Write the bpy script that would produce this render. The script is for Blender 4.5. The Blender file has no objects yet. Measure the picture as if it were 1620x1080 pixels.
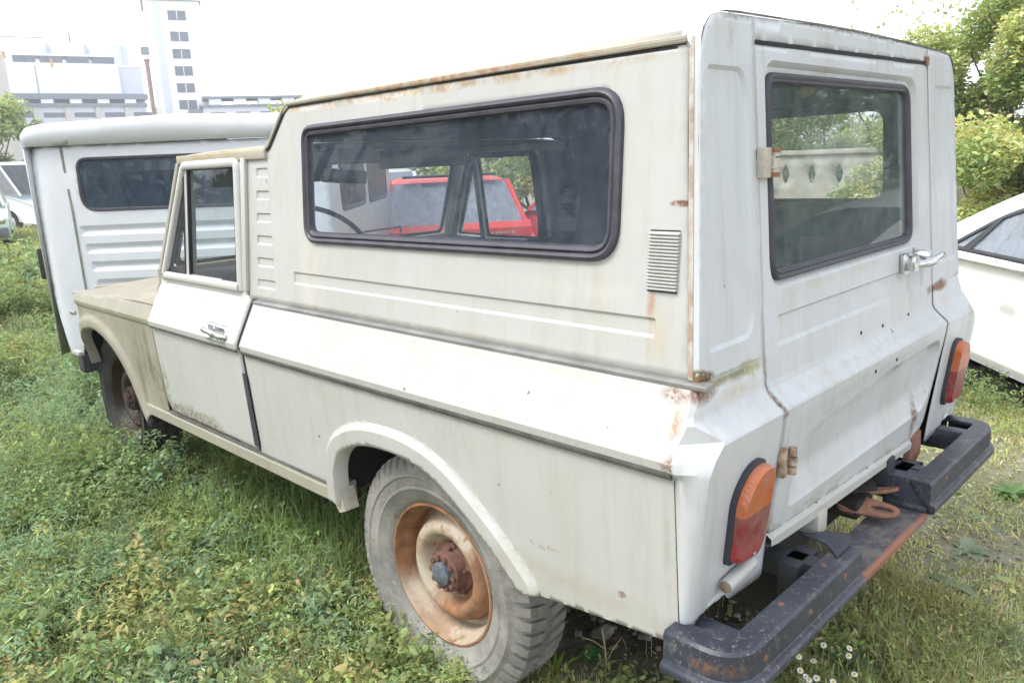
import bpy, bmesh, math, random
import numpy as np
from mathutils import Vector, Matrix
from mathutils.geometry import delaunay_2d_cdt
random.seed(7); rng = np.random.default_rng(11)
PI = math.pi
C = bpy.context.scene.collection
sc = bpy.context.scene

# ------------------------------------------------------------------ camera
CAM = (-2.09368, -0.74462, 1.48363)
YAW, PITCH, ROLL, FPX = -0.78627, -0.22708, -0.04364, 1252.12
cam = bpy.data.cameras.new('camera'); camo = bpy.data.objects.new('camera', cam); C.objects.link(camo)
f = Vector((-math.sin(YAW)*math.cos(PITCH), math.cos(YAW)*math.cos(PITCH), math.sin(PITCH)))
rt = f.cross(Vector((0, 0, 1))).normalized(); up = rt.cross(f)
r2 = math.cos(ROLL)*rt + math.sin(ROLL)*up; u2 = -math.sin(ROLL)*rt + math.cos(ROLL)*up
mt = Matrix((r2, u2, -f)).transposed().to_4x4(); mt.translation = Vector(CAM)
camo.matrix_world = mt
cam.sensor_width = 36; cam.lens = FPX/1620*36; cam.clip_start = 0.05; cam.clip_end = 2000
sc.camera = camo
FH = Vector((f.x, f.y, 0)).normalized()      # level view direction, used for real distances of far things
RH = Vector((FH.y, -FH.x, 0))

# ------------------------------------------------------------------ light
SUN_EL, SUN_AZ = math.radians(55), math.radians(-62)   # azimuth clockwise from +Y
w = bpy.data.worlds.new('World'); sc.world = w; w.use_nodes = True
nt = w.node_tree; nt.nodes.clear()
sky = nt.nodes.new('ShaderNodeTexSky'); sky.sky_type = 'NISHITA'; sky.sun_disc = False
sky.sun_elevation = SUN_EL; sky.sun_rotation = SUN_AZ
sky.air_density = 1.0; sky.dust_density = 1.0; sky.ozone_density = 1.0
hs = nt.nodes.new('ShaderNodeHueSaturation'); hs.inputs['Saturation'].default_value = 0.22; hs.inputs['Value'].default_value = 1.25
bg = nt.nodes.new('ShaderNodeBackground'); bg.inputs[1].default_value = 0.15
wo = nt.nodes.new('ShaderNodeOutputWorld')
nt.links.new(sky.outputs[0], hs.inputs['Color']); nt.links.new(hs.outputs[0], bg.inputs[0]); nt.links.new(bg.outputs[0], wo.inputs[0])
sl = bpy.data.lights.new('sun', 'SUN'); sl.energy = 1.15; sl.angle = math.radians(20); sl.color = (1, .96, .9)
so = bpy.data.objects.new('sun', sl); C.objects.link(so)
sd = Vector((math.sin(SUN_AZ)*math.cos(SUN_EL), math.cos(SUN_AZ)*math.cos(SUN_EL), math.sin(SUN_EL)))
so.rotation_euler = (-sd).to_track_quat('-Z', 'Y').to_euler(); so.location = sd*50
sc.view_settings.view_transform = 'Standard'; sc.view_settings.look = 'None'
sc.view_settings.exposure = 1.55; sc.view_settings.gamma = 1.0
sc.cycles.transparent_max_bounces = 24; sc.cycles.max_bounces = 10

# ------------------------------------------------------------------ materials
class N:
    def __init__(s, name):
        s.m = bpy.data.materials.new(name); s.m.use_nodes = True; s.t = s.m.node_tree; s.t.nodes.clear()
        s.out = s.t.nodes.new('ShaderNodeOutputMaterial'); s._co = None
    def n(s, typ, **kw):
        nd = s.t.nodes.new('ShaderNode'+typ)
        for k, v in kw.items():
            if k.startswith('i_'):
                key = k[2:]; key = int(key) if key.isdigit() else key.replace('_', ' ')
                s.set(nd, key, v)
            else: setattr(nd, k, v)
        return nd
    def set(s, nd, key, v):
        sk = nd.inputs[key]
        if isinstance(v, bpy.types.NodeSocket): s.t.links.new(v, sk)
        elif hasattr(v, 'outputs'): s.t.links.new(v.outputs[0], sk)
        else:
            if isinstance(v, tuple) and len(v) == 3 and sk.type == 'RGBA': v = v+(1,)
            sk.default_value = v
    def co(s):
        if not s._co: s._co = s.t.nodes.new('ShaderNodeTexCoord')
        return s._co.outputs['Object']
    def noise(s, scale, detail=4, rough=.6, stretch=None, vec=None):
        v = vec or s.co()
        if stretch:
            mp = s.n('Mapping', i_0=v); mp.inputs['Scale'].default_value = stretch; v = mp.outputs[0]
        t = s.n('TexNoise', i_Vector=v, i_Scale=scale, i_Detail=detail, i_Roughness=rough)
        return t.outputs['Fac']
    def ramp(s, fac, a, b, x=0., y=1.):
        t = s.n('MapRange', i_0=fac, i_1=a, i_2=b, i_3=x, i_4=y); t.clamp = True
        return t.outputs[0]
    def mix(s, fac, a, b, blend='MIX'):
        t = s.n('Mix', data_type='RGBA', blend_type=blend)
        s.set(t, 0, fac); s.set(t, 6, a); s.set(t, 7, b)
        return t.outputs[2]
    def math(s, op, a, b=0.):
        t = s.n('Math', operation=op); s.set(t, 0, a); s.set(t, 1, b); return t.outputs[0]
    def stain(s, col, c, r, color, amt=1., nscale=14, seed=0., soft=.5, thr=(.35, .6)):
        """a stain with its own place and ragged outline, in the object's own coordinates"""
        nz = s.n('TexNoise', i_Vector=s.co(), i_Scale=nscale, i_Detail=3)
        d = s.n('VectorMath', operation='SUBTRACT', i_0=s.co()); d.inputs[1].default_value = c
        sc_ = s.n('VectorMath', operation='DIVIDE', i_0=d); sc_.inputs[1].default_value = r
        ln = s.n('VectorMath', operation='LENGTH', i_0=sc_)
        e = s.math('ADD', ln.outputs['Value'], s.math('MULTIPLY', s.math('SUBTRACT', nz.outputs['Fac'], .5), 1.6))
        k = s.ramp(e, 1., 1.-soft)
        k = s.math('MULTIPLY', k, s.ramp(s.noise(nscale*4, 3), thr[0], thr[1]))
        return s.mix(s.math('MULTIPLY', k, amt), col, color), k
    def bsdf(s, col, rough=.5, metal=0., spec=.5, bump=None, bstr=.2, bdist=.002, **kw):
        b = s.n('BsdfPrincipled'); s.set(b, 'Base Color', col); s.set(b, 'Roughness', rough); s.set(b, 'Metallic', metal)
        b.inputs['Specular IOR Level'].default_value = spec
        if bump is not None:
            bn = s.n('Bump', i_Height=bump, i_Strength=bstr, i_Distance=bdist); s.t.links.new(bn.outputs[0], b.inputs['Normal'])
        for k, v in kw.items(): s.set(b, k.replace('_', ' '), v)
        s.t.links.new(b.outputs[0], s.out.inputs[0]); return b

def simple(name, col, rough=.5, metal=0., var=.25, scale=8, bump=.15, spec=.5, dark=None):
    n = N(name); nz = n.noise(scale, 5)
    d = dark or tuple(c*(1-var) for c in col)
    c = n.mix(n.ramp(nz, .35, .65), d, tuple(min(1, x*(1+var*.3)) for x in col))
    n.bsdf(c, n.ramp(nz, .3, .7, max(.05, rough-.08), min(1, rough+.1)), metal, spec, n.noise(scale*9, 3), bump)
    return n.m

RUST = (.17, .062, .022); RUSTL = (.36, .16, .06); MOSS = (.16, .15, .045); GREYD = (.2, .2, .17)
def truck_paint(name, base, grime, stains, bottom=True, rough=.34):
    n = N(name); co = n.co()
    c = n.mix(n.ramp(n.noise(2.2, 4), .35, .7), base, tuple(x*.93 for x in base))
    # thin vertical wash marks left by rain
    st = n.noise(1, 5, .65, stretch=(30, 30, 2.2)); c = n.mix(n.math('MULTIPLY', n.ramp(st, .50, .80), grime), c, (.33, .31, .25)); st2 = n.noise(1, 3, .6, stretch=(9, 9, .8)); c = n.mix(n.math('MULTIPLY', n.ramp(st2, .5, .72), grime*.45), c, (.40, .37, .28))
    sp = n.noise(60, 4, .7); c = n.mix(n.math('MULTIPLY', n.ramp(sp, .66, .74), .35*grime+.1), c, (.3, .26, .19))
    blot = n.noise(7, 6, .7); c = n.mix(n.math('MULTIPLY', n.ramp(blot, .50, .75), .5*grime+.06), c, (.36, .35, .30))
    scr = n.noise(1, 4, .6, stretch=(4, 4, 90)); c = n.mix(n.math('MULTIPLY', n.math('MULTIPLY', n.ramp(scr, .66, .72), n.ramp(n.noise(3, 3), .45, .6)), .45), c, (.30, .28, .24))
    # chips
    ch = n.noise(26, 2, .5); c = n.mix(n.ramp(ch, .765, .785), c, (.19, .15, .12))
    xyz = n.n('SeparateXYZ', i_0=co)
    if bottom:
        k = n.ramp(n.math('ADD', xyz.outputs['Z'], n.math('MULTIPLY', n.noise(9, 4), .22)), .66, .52)
        c = n.mix(n.math('MULTIPLY', k, .55), c, (.36, .35, .29))
    ks = None
    for s in stains:
        c, k = n.stain(c, *s); ks = k if ks is None else n.math('MAXIMUM', ks, k)
    rg = n.ramp(blot, .3, .75, rough-.05, rough+.16)
    if ks is not None: rg = n.math('MAXIMUM', rg, n.math('MULTIPLY', ks, .5))
    dent = n.noise(2.6, 2, .4)
    hb = n.math('ADD', dent, n.math('MULTIPLY', n.noise(220, 2), .02))
    n.bsdf(c, rg, 0, .5, hb, .45, .02)
    return n.m

M = {}
W_SIDE = (.44, .44, .424); W_REAR = (.50, .518, .54)  # one white: sun warmth tinted into the sides, skylight blue into the tail
M['side'] = truck_paint('aged white paint with sunlight tint', W_SIDE, .45, [((-.78, .30, 1.20), (.1, .025, .10), (.36, .33, .26), .5, 8, 0, .9, (.1, .5)), ((-.78, 1.43, 1.19), (.1, .03, .10), (.36, .33, .26), .5, 8, 0, .9, (.1, .5)), ((-.87, .9, .865), (.1, 1.1, .012), (.25, .24, .2), .6, 10, 0, .8, (.3, .6)), ((-.86, .38, .53), (.1, .4, .05), (.33, .31, .24), .55, 7, 0, .9, (.2, .6)), ((-.85, .07, .70), (.1, .012, .2), (.30, .28, .22), .6, 10, 0, .9, (.3, .6)), 
    ((-.78, .162, 1.185), (.03, .014, .04), RUSTL, .8, 22, 0, .9, (.2, .5)), ((-.79, .163, 1.10), (.03, .009, .09), (.42, .30, .16), .7, 9, 0, .9, (.1, .4)), ((-.79, .14, 1.12), (.03, .03, .10), (.44, .36, .22), .5, 9, 0, .9, (.1, .5)), ((-.81, 1.3, 1.055), (.05, 1.4, .012), (.30, .27, .2), .6, 12, 0, .7, (.3, .6)), ((-.81, .4, 1.02), (.05, 1.2, .012), (.34, .31, .25), .5, 12, 0, .7, (.3, .6)),
    ((-.77, .10, 1.385), (.05, .028, .007), RUST, .95, 20, 0, .4, (.3, .5)), ((-.83, .07, 1.02), (.06, .05, .018), RUST, .8, 30),
    ((-.87, .05, .90), (.05, .03, .02), RUST, .8, 30), ((-.85, .06, .97), (.04, .015, .05), RUSTL, .8, 30),
    ((-.73, 1.0, 1.665), (.1, 1.0, .018), (.33, .22, .11), .8, 9, 0, .5, (.4, .6)),
    ((-.86, .19, .56), (.05, .016, .012), RUST, .9, 20), ((-.86, .32, .78), (.1, .07, .06), (.35, .33, .29), .25, 30, 0, .6, (.46, .62)),
    ((-.87, .70, .80), (.1, .12, .05), (.33, .27, .18), .25, 26, 0, .6, (.46, .62)), ((-.86, .42, .60), (.1, .06, .012), (.3, .2, .12), .6, 22, 0, .3, (.5, .6)),
    ((-.76, .35, 1.2), (.12, .35, .03), (.5, .48, .42), .5, 9, 0, .8), ((-.78, 1.45, 1.15), (.1, .05, .2), (.56, .52, .45), .5, 6, 0, .8, (.2, .7)),
    ((-.85, 1.0, .5), (.1, .5, .05), (.3, .28, .22), .6, 9)])
M['door'] = truck_paint('greyish white door paint', (.455, .458, .443), .3, [((-.86, 2.15, .513), (.1, .42, .010), (.10, .075, .045), .9, 16, 0, .6, (.2, .45)), 
    ((-.86, 2.3, .53), (.1, .32, .05), (.15, .12, .07), .9, 14), ((-.86, 2.53, .62), (.1, .035, .12), (.2, .18, .12), .85, 12),
    ((-.8, 2.2, 1.08), (.1, .4, .02), (.45, .42, .34), .5, 12)])
M['fender'] = truck_paint('dusty stained wing paint', (.285, .268, .212), .9, [
    ((-.86, 2.66, .72), (.1, .025, .22), (.13, .12, .085), .9, 10, 0, .8, (.2, .5)), ((-.86, 2.80, .60), (.1, .03, .14), (.13, .12, .085), .8, 10, 0, .8, (.2, .5)), ((-.86, 2.75, .75), (.1, .14, .2), (.18, .17, .12), .8, 7, 0, .8, (.3, .65)), ((-.86, 2.6, .6), (.1, .06, .14), (.17, .16, .11), .9, 9),
    ((-.86, 2.95, .83), (.1, .2, .04), (.25, .24, .17), .75, 9)], rough=.55)
M['bonnet'] = truck_paint('dusty bonnet paint', (.265, .235, .18), .8, [((-.5, 2.75, 1.02), (.4, .2, .1), (.42, .33, .27), .6, 5)], False, .6)
M['arch'] = truck_paint('white wheel arch paint', (.475, .48, .462), .12, [], True)
M['rear'] = truck_paint('white tail paint with skylight tint', W_REAR, .5, [((.0, 0, .90), (.55, .05, .022), (.30, .28, .22), .55, 9, 0, .9, (.3, .6)), ((.0, .03, 1.17), (.5, .05, .02), (.40, .37, .28), .6, 10, 0, .9, (.3, .6)), ((-.40, .0, .76), (.03, .05, .10), (.30, .29, .24), .6, 12, 0, .9, (.2, .6)), ((.45, 0, .80), (.05, .05, .12), (.30, .27, .21), .6, 14, 0, .9, (.3, .6)), 
    ((-.79, .04, 1.052), (.06, .03, .02), (.12, .11, .04), .95, 22, 0, .4, (.3, .45)), ((-.68, .04, 1.036), (.13, .03, .018), MOSS, .95, 16, 0, .6, (.2, .4)),
    ((-.60, .03, 1.03), (.05, .03, .025), (.30, .30, .10), .8, 24), ((-.548, .01, .95), (.016, .04, .05), RUST, .95, 24),
    ((-.54, .0, .925), (.03, .03, .012), RUST, .95, 30), ((-.54, .02, .80), (.02, .03, .06), (.35, .25, .17), .8, 28),
    ((-.63, .09, 1.70), (.02, .03, .04), (.3, .2, .12), .6, 30),
    ((-.62, .09, 1.735), (.12, .05, .01), (.2, .19, .16), .8, 15), ((.0, .09, 1.745), (.7, .05, .008), (.2, .19, .17), .8, 15),
    ((.49, .08, 1.70), (.02, .03, .018), RUST, .95, 30), ((.60, .035, 1.035), (.10, .03, .022), RUST, .95, 18, 0, .5, (.25, .45)), ((-.80, .03, 1.03), (.05, .04, .03), RUST, .9, 20, 0, .5, (.3, .5)), ((-.66, .03, 1.00), (.12, .04, .03), (.36, .30, .16), .6, 12, 0, .9, (.2, .5)), ((-.545, .03, 1.06), (.012, .03, .10), RUST, .7, 16, 0, .6, (.35, .55)), ((-.25, .0, .64), (.3, .03, .012), (.25, .17, .10), .6, 20, 0, .6, (.4, .6)), ((.64, .035, .99), (.05, .03, .04), (.5, .38, .25), .6, 20, 0, .8, (.2, .6)),
    ((.0, 0, .85), (.5, .03, .03), GREYD, .75, 12, 0, .8, (.35, .65)), ((-.3, 0, .88), (.25, .04, .03), (.3, .28, .24), .6, 20, 0, .8, (.4, .7)),
    ((.40, .02, .66), (.035, .04, .08), (.14, .06, .03), .95, 20), ((.2, 0, .86), (.18, .03, .02), (.14, .13, .09), .8, 18),
    ((-.53, .02, .64), (.025, .04, .04), (.3, .22, .12), .7, 26), ((.1, .03, 1.03), (.5, .04, .05), (.48, .46, .41), .5, 16, 0, .8, (.4, .7)),
    ((-.45, .04, 1.10), (.015, .03, .09), (.46, .42, .34), .6, 22, 0, .8), ((.80, .01, .93), (.08, .05, .02), (.3, .28, .2), .8, 16),
    ((.1, 0, .955), (.7, .03, .012), (.40, .37, .30), .6, 20, 0, .6, (.45, .65)),
    ((.35, .03, 1.07), (.02, .03, .08), (.5, .42, .32), .6, 18)], False)
M['dark'] = simple('dark cabin lining', (.035, .04, .05), .8)
M['under'] = simple('black underbody', (.018, .016, .014), .95)
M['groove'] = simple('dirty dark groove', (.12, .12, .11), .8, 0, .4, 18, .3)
M['rubber'] = simple('weathered window rubber', (.05, .048, .065), .5, 0, .35, 20, .1)
M['gapblack'] = simple('seam rubber and shadow black', (.012, .012, .014), .8)
M['chrome'] = simple('dull chrome', (.62, .63, .65), .18, 1., .25, 30)
M['trim'] = simple('worn metal trim', (.36, .36, .355), .38, .7, .18, 12)
M['black'] = simple('black plastic', (.02, .02, .022), .4)
M['visor'] = simple('dark vinyl visor', (.03, .028, .035), .6)

def glass(name, tint, dirt, dcol=(.35, .38, .42), rmin=.06, fb=1.45, streaks=True):
    n = N(name)
    tr = n.n('BsdfTransparent', i_Color=tint); gl = n.n('BsdfGlossy', i_Roughness=.015, i_Color=(1, 1, 1))
    ge = n.n('NewGeometry'); dt = n.n('VectorMath', operation='DOT_PRODUCT', i_0=ge.outputs['Normal'], i_1=ge.outputs['Incoming'])
    fc = n.math('POWER', n.math('SUBTRACT', 1., n.math('ABSOLUTE', dt.outputs['Value'])), 5.); k = n.math('ADD', n.math('MULTIPLY', fc, .55), rmin)
    mx = n.n('MixShader', i_0=k, i_1=tr, i_2=gl)
    df = n.n('BsdfDiffuse', i_Color=dcol)  # veil carries dirt and, on some panes, a painted reflection
    a = n.ramp(n.noise(5, 6, .8, stretch=(3, 3, 1.6)), .35, .8, dirt*.55, dirt*1.35); b = n.ramp(n.noise(95, 3, .6), .70, .76, 0, dirt*1.6)
    m2 = n.n('MixShader', i_0=n.math('ADD', a, b), i_1=mx, i_2=df)
    n.t.links.new(m2.outputs[0], n.out.inputs[0]); return n.m
M['glass'] = glass('dusty side glass', (.92, .95, .98), .17, (.235, .285, .37), .012)
M['glass_rear'] = glass('tail glass with streaks and painted reflection', (.98, 1., .99), .24, (.33, .41, .40), .012)  # teal veil: dirt together with a painted reflection of the fence
M['glass_cab'] = glass('cab glass', (.90, .94, .95), .10, (.28, .32, .36), .02)
M['glass_van'] = glass('blue grey van glass', (.55, .62, .68), .35, (.13, .18, .25), .02)
M['glass_pale'] = glass('car glass with painted sky reflection', (.35, .40, .45), .45, (.42, .46, .53), .10)  # pale diffuse colour paints the reflected sky onto the pane
M['glass_far'] = glass('tinted car glass', (.28, .33, .38), .12, (.3, .33, .38), .10)

n = N('flattened tyre rubber')
xyz = n.n('SeparateXYZ', i_0=n.co())
rb = n.mix(n.ramp(n.noise(5, 6, .75), .38, .62), (.17, .165, .155), (.31, .30, .275)); rb = n.mix(n.ramp(n.noise(34, 5, .8), .60, .70), rb, (.11, .105, .10))
rb = n.mix(n.ramp(n.noise(20, 4, .7, stretch=(1, 1, 3)), .55, .75), rb, (.30, .26, .20))
n.bsdf(rb, .85, 0, .3, n.noise(34, 6, .8), .7, .006); M['tyre'] = n.m
n = N('black front tyre'); n.bsdf(n.mix(n.ramp(n.noise(8, 4), .4, .7), (.03, .03, .03), (.075, .07, .062)), .8, 0, .3); M['tyre2'] = n.m
def rimmat(name, dark=1.):
    n = N(name); xyz = n.n('SeparateXYZ', i_0=n.co())
    cr = n.mix(n.ramp(n.noise(9, 5, .7), .3, .7), (.46*dark, .41*dark, .33*dark), (.34*dark, .26*dark, .18*dark))
    rad = n.math('SQRT', n.math('ADD', n.math('POWER', xyz.outputs['Y'], 2.), n.math('POWER', xyz.outputs['Z'], 2.)))
    # rust gathers at the rim's lip and on the rear half of the pressed disc
    lip = n.math('MAXIMUM', n.ramp(n.math('ADD', rad, n.math('MULTIPLY', n.noise(14, 4), .012)), .2125, .219), n.math('MULTIPLY', n.ramp(rad, .095, .085), .85))
    side = n.ramp(n.math('ADD', n.math('SUBTRACT', n.math('MULTIPLY', xyz.outputs['Y'], -1.), n.math('MULTIPLY', xyz.outputs['Z'], .55)), n.math('MULTIPLY', n.noise(9, 5, .7), .14)), .085, .15)
    side = n.math('MULTIPLY', n.math('MULTIPLY', side, n.ramp(rad, .172, .165)), .95)
    top = n.math('MULTIPLY', n.ramp(n.math('ADD', n.math('ADD', xyz.outputs['Y'], xyz.outputs['Z']), n.math('MULTIPLY', n.noise(11, 5, .7), .12)), .10, .20), n.ramp(rad, .165, .18))
    blot = n.math('MAXIMUM', n.ramp(n.noise(16, 6, .75), .56, .66), n.math('MULTIPLY', n.ramp(n.noise(5, 5, .7), .48, .6), .55))
    k = n.math('MAXIMUM', n.math('MAXIMUM', lip, side), n.math('MAXIMUM', top, blot))
    rc = n.mix(n.ramp(n.noise(25, 5), .35, .65), (.13*dark, .05*dark, .02*dark), (.30*dark, .125*dark, .045*dark))
    n.bsdf(n.mix(n.math('MULTIPLY', k, .9), cr, rc), n.ramp(k, 0, 1, .5, .85), 0, .4, n.noise(70, 4), .4, .002); return n.m
M['rim'] = rimmat('rusty cream wheel rim'); M['rim2'] = rimmat('dark muddy wheel rim', .13); M['hub2'] = simple('dark rusty hub', (.05, .03, .022), .9)
M['hub'] = simple('rusty hub iron', (.15, .072, .052), .8, 0, .5, 40, .6, dark=(.10, .05, .04))
M['hubcap'] = simple('grey blue hub cap', (.13, .15, .18), .6, .2, .4, 60, .3)
n = N('worn dark bumper paint')
c = n.mix(n.ramp(n.noise(5, 4), .35, .7), (.024, .028, .044), (.052, .058, .080))
c = n.mix(n.math('MULTIPLY', n.ramp(n.noise(13, 6, .75), .6, .68), .8), c, (.16, .155, .15))
c = n.mix(n.math('MULTIPLY', n.ramp(n.noise(22, 5, .7), .64, .68), .8), c, (.16, .075, .045))
c, k1 = n.stain(c, (-.87, -.05, .515), (.08, .07, .022), (.17, .09, .055), .85, 26, 0, .7, (.38, .55))
c = n.mix(n.math('MULTIPLY', n.ramp(n.noise(40, 5, .8, stretch=(1, 1, .4)), .56, .64), .5), c, (.14, .135, .11))
c = n.mix(n.math('MULTIPLY', n.ramp(n.noise(90, 3), .6, .68), .5), c, (.25, .22, .19))
n.bsdf(c, .42, .1, .5, n.noise(40, 4), .25, .003); M['bumper'] = n.m
n = N('rusty step plate')
c = n.mix(n.ramp(n.noise(12, 6, .75), .45, .6), (.06, .065, .085), (.17, .155, .14))
c = n.mix(n.ramp(n.noise(10, 5, .7), .6, .66), c, (.36, .16, .08)); c, k1 = n.stain(c, (-.04, -.105, .46), (.4, .014, .03), (.27, .115, .075), .95, 12, 0, .4, (.2, .35))
n.bsdf(c, .65, .1, .5, n.noise(50, 4), .3, .003); M['plate'] = n.m
M['hook'] = simple('rusty tow hook iron', (.24, .115, .075), .8, 0, .3, 30, .5)
M['hinge'] = simple('weathered hinge', (.44, .42, .36), .5, .1, .3, 60, .3, dark=(.36, .32, .25))
M['hinge2'] = simple('rusted hinge', (.40, .34, .26), .8, 0, .3, 45, .4, dark=(.17, .08, .045))
def lens(name, col):
    n = N(name); wv = n.n('TexWave', i_Vector=n.co(), i_Scale=55., wave_type='BANDS', bands_direction='X'); wv.inputs['Distortion'].default_value = 0
    b = n.bsdf(n.mix(n.math('MULTIPLY', n.ramp(n.noise(20, 5, .7), .4, .7), .5), n.mix(n.ramp(wv.outputs['Fac'], 0, 1, 0, .3), col, tuple(x*.6 for x in col)), (.30, .24, .20)), .3, 0, .5, wv.outputs['Fac'], .25, .002)
    b.inputs['Subsurface Weight'].default_value = .15; b.inputs['Subsurface Scale'].default_value = .02
    return n.m
M['amber'] = lens('amber lamp lens', (.46, .105, .02)); M['red'] = lens('red lamp lens', (.22, .016, .022)); M['red2'] = lens('dark red lamp lens', (.30, .018, .028))
M['gasket'] = simple('dark lamp gasket', (.03, .033, .045), .6)

# ------------------------------------------------------------------ helpers
def link(name, verts, faces, mat, parent=None, smooth=35, mats=None):
    me = bpy.data.meshes.new(name); me.from_pydata([tuple(v) for v in verts], [], [tuple(q) for q in faces]); me.update()
    o = bpy.data.objects.new(name, me); C.objects.link(o)
    for m in (mats or [mat]): me.materials.append(m)
    if parent: o.parent = parent
    if smooth:
        me.shade_smooth(); me.set_sharp_from_angle(angle=math.radians(smooth))
    return o
def empty(name, loc, label=None, cat=None, group=None, rz=0):
    o = bpy.data.objects.new(name, None); C.objects.link(o); o.location = loc; o.rotation_euler = (0, 0, rz); o.empty_display_size = .2
    if label: tag(o, label, cat, group)
    return o
def tag(o, label=None, cat=None, group=None, kind=None):
    if label: o['label'] = label
    if cat: o['category'] = cat
    if group: o['group'] = group
    if kind: o['kind'] = kind
    return o
class MB:
    """collects verts and faces of one mesh"""
    def __init__(s): s.v = []; s.f = []
    def add(s, v, fc):
        b = len(s.v); s.v += [tuple(x) for x in v]; s.f += [tuple(i+b for i in q) for q in fc]; return s
    def box(s, c, d, rot=None, bev=0.):
        x, y, z = (k/2 for k in d); b = min(bev, x, y, z)
        if b <= 0:
            v = [(sx*x, sy*y, sz*z) for sz in (-1, 1) for sy in (-1, 1) for sx in (-1, 1)]
            fc = [(0, 2, 3, 1), (4, 5, 7, 6), (0, 1, 5, 4), (2, 6, 7, 3), (0, 4, 6, 2), (1, 3, 7, 5)]
        else:
            bm = bmesh.new(); bmesh.ops.create_cube(bm, size=1)
            for q in bm.verts: q.co = Vector((q.co.x*2*x, q.co.y*2*y, q.co.z*2*z))
            bmesh.ops.bevel(bm, geom=list(bm.edges), offset=b, segments=2, profile=.6, affect='EDGES')
            bm.verts.index_update(); v = [tuple(q.co) for q in bm.verts]; fc = [tuple(l.index for l in q.verts) for q in bm.faces]; bm.free()
        m = (rot.to_3x3() if rot is not None else Matrix.Identity(3)); c = Vector(c)
        return s.add([c+m@Vector(q) for q in v], fc)
    def tube(s, pts, r, n=10, cap=True, rr=None):
        pts = [Vector(p) for p in pts]; rings = []
        for i, p in enumerate(pts):
            t = (pts[min(i+1, len(pts)-1)]-pts[max(i-1, 0)]).normalized()
            a = t.orthogonal().normalized() if i == 0 else (prev - t*prev.dot(t)).normalized()
            prev = a; b = t.cross(a); rad = rr[i] if rr else r
            rings.append([p+(a*math.cos(2*PI*k/n)+b*math.sin(2*PI*k/n))*rad for k in range(n)])
        v = [q for rg in rings for q in rg]
        fc = [(i*n+k, i*n+(k+1) % n, (i+1)*n+(k+1) % n, (i+1)*n+k) for i in range(len(pts)-1) for k in range(n)]
        if cap: fc += [tuple(range(n))[::-1], tuple((len(pts)-1)*n+k for k in range(n))]
        return s.add(v, fc)
    def lathe(s, prof, c, axis, n=48, close=False):
        """prof: (radius, along) pairs; axis: unit vector"""
        ax = Vector(axis).normalized(); a = ax.orthogonal().normalized(); b = ax.cross(a); c = Vector(c)
        v = [c+ax*h+(a*math.cos(2*PI*k/n)+b*math.sin(2*PI*k/n))*r for r, h in prof for k in range(n)]
        fc = [(i*n+k, i*n+(k+1) % n, (i+1)*n+(k+1) % n, (i+1)*n+k) for i in range(len(prof)-1) for k in range(n)]
        return s.add(v, fc)
    def prism(s, poly, axis, h0, h1):
        """2-D polygon extruded along x, y or z"""
        def P(a, b, h): return {'x': (h, a, b), 'y': (a, h, b), 'z': (a, b, h)}[axis]
        m = len(poly); v = [P(a, b, h0) for a, b in poly]+[P(a, b, h1) for a, b in poly]
        fc = [tuple(range(m)), tuple(range(2*m-1, m-1, -1))]+[(i, i+m, (i+1) % m+m, (i+1) % m) for i in range(m)]
        return s.add(v, fc)
    def build(s, name, mat, parent=None, smooth=35, bev=0, mats=None, fix=True):
        o = link(name, s.v, s.f, mat, parent, 0, mats)
        if fix:
            bm = bmesh.new(); bm.from_mesh(o.data); bmesh.ops.recalc_face_normals(bm, faces=bm.faces); bm.to_mesh(o.data); bm.free()
        if smooth: o.data.shade_smooth(); o.data.set_sharp_from_angle(angle=math.radians(smooth))
        if bev:
            m = o.modifiers.new('bevel', 'BEVEL'); m.width = bev; m.segments = 2; m.limit_method = 'ANGLE'; m.angle_limit = math.radians(40)
        return o
def rpoly(pts, rad, n=6):
    """polygon with rounded corners; rad: one value or one per corner"""
    out = []; m = len(pts)
    for i in range(m):
        r = rad[i] if isinstance(rad, (list, tuple)) else rad
        p = Vector(pts[i]); a = Vector(pts[i-1]); b = Vector(pts[(i+1) % m])
        if r <= 0: out.append((p.x, p.y)); continue
        da, db = (a-p), (b-p); la, lb = min(r, da.length*.49), min(r, db.length*.49)
        A = p+da.normalized()*la; B = p+db.normalized()*lb
        for k in range(n+1):
            t = k/n; q = A*(1-t)**2+p*2*t*(1-t)+B*t*t
            # pull the quadratic towards a circular arc
            out.append((q.x, q.y))
    return out
def rrect(u0, v0, u1, v1, r, n=5): return rpoly([(u0, v0), (u1, v0), (u1, v1), (u0, v1)], r, n)
def inset(poly, d):
    m = len(poly); A = sum(poly[i][0]*poly[(i+1) % m][1]-poly[(i+1) % m][0]*poly[i][1] for i in range(m)); s = 1 if A > 0 else -1
    out = []
    for i in range(m):
        p0 = Vector(poly[i-1]); p = Vector(poly[i]); p1 = Vector(poly[(i+1) % m])
        e0 = (p-p0); e1 = (p1-p)
        if e0.length < 1e-7: e0 = e1
        if e1.length < 1e-7: e1 = e0
        n0 = Vector((-e0.y, e0.x)).normalized(); n1 = Vector((-e1.y, e1.x)).normalized(); nn = n0+n1
        nn = nn/max(.3, nn.length_squared)*2 if nn.length > .1 else n0
        out.append((p.x+nn.x*d*s, p.y+nn.y*d*s))
    return out
def inpoly(P, poly):
    x, y = P[:, 0], P[:, 1]; ins = np.zeros(len(P), bool); q = np.array(poly); m = len(q)
    for i in range(m):
        x0, y0 = q[i-1]; x1, y1 = q[i]
        if y0 == y1: continue
        ins ^= ((y0 > y) != (y1 > y)) & (x < (x1-x0)*(y-y0)/(y1-y0)+x0)
    return ins
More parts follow.
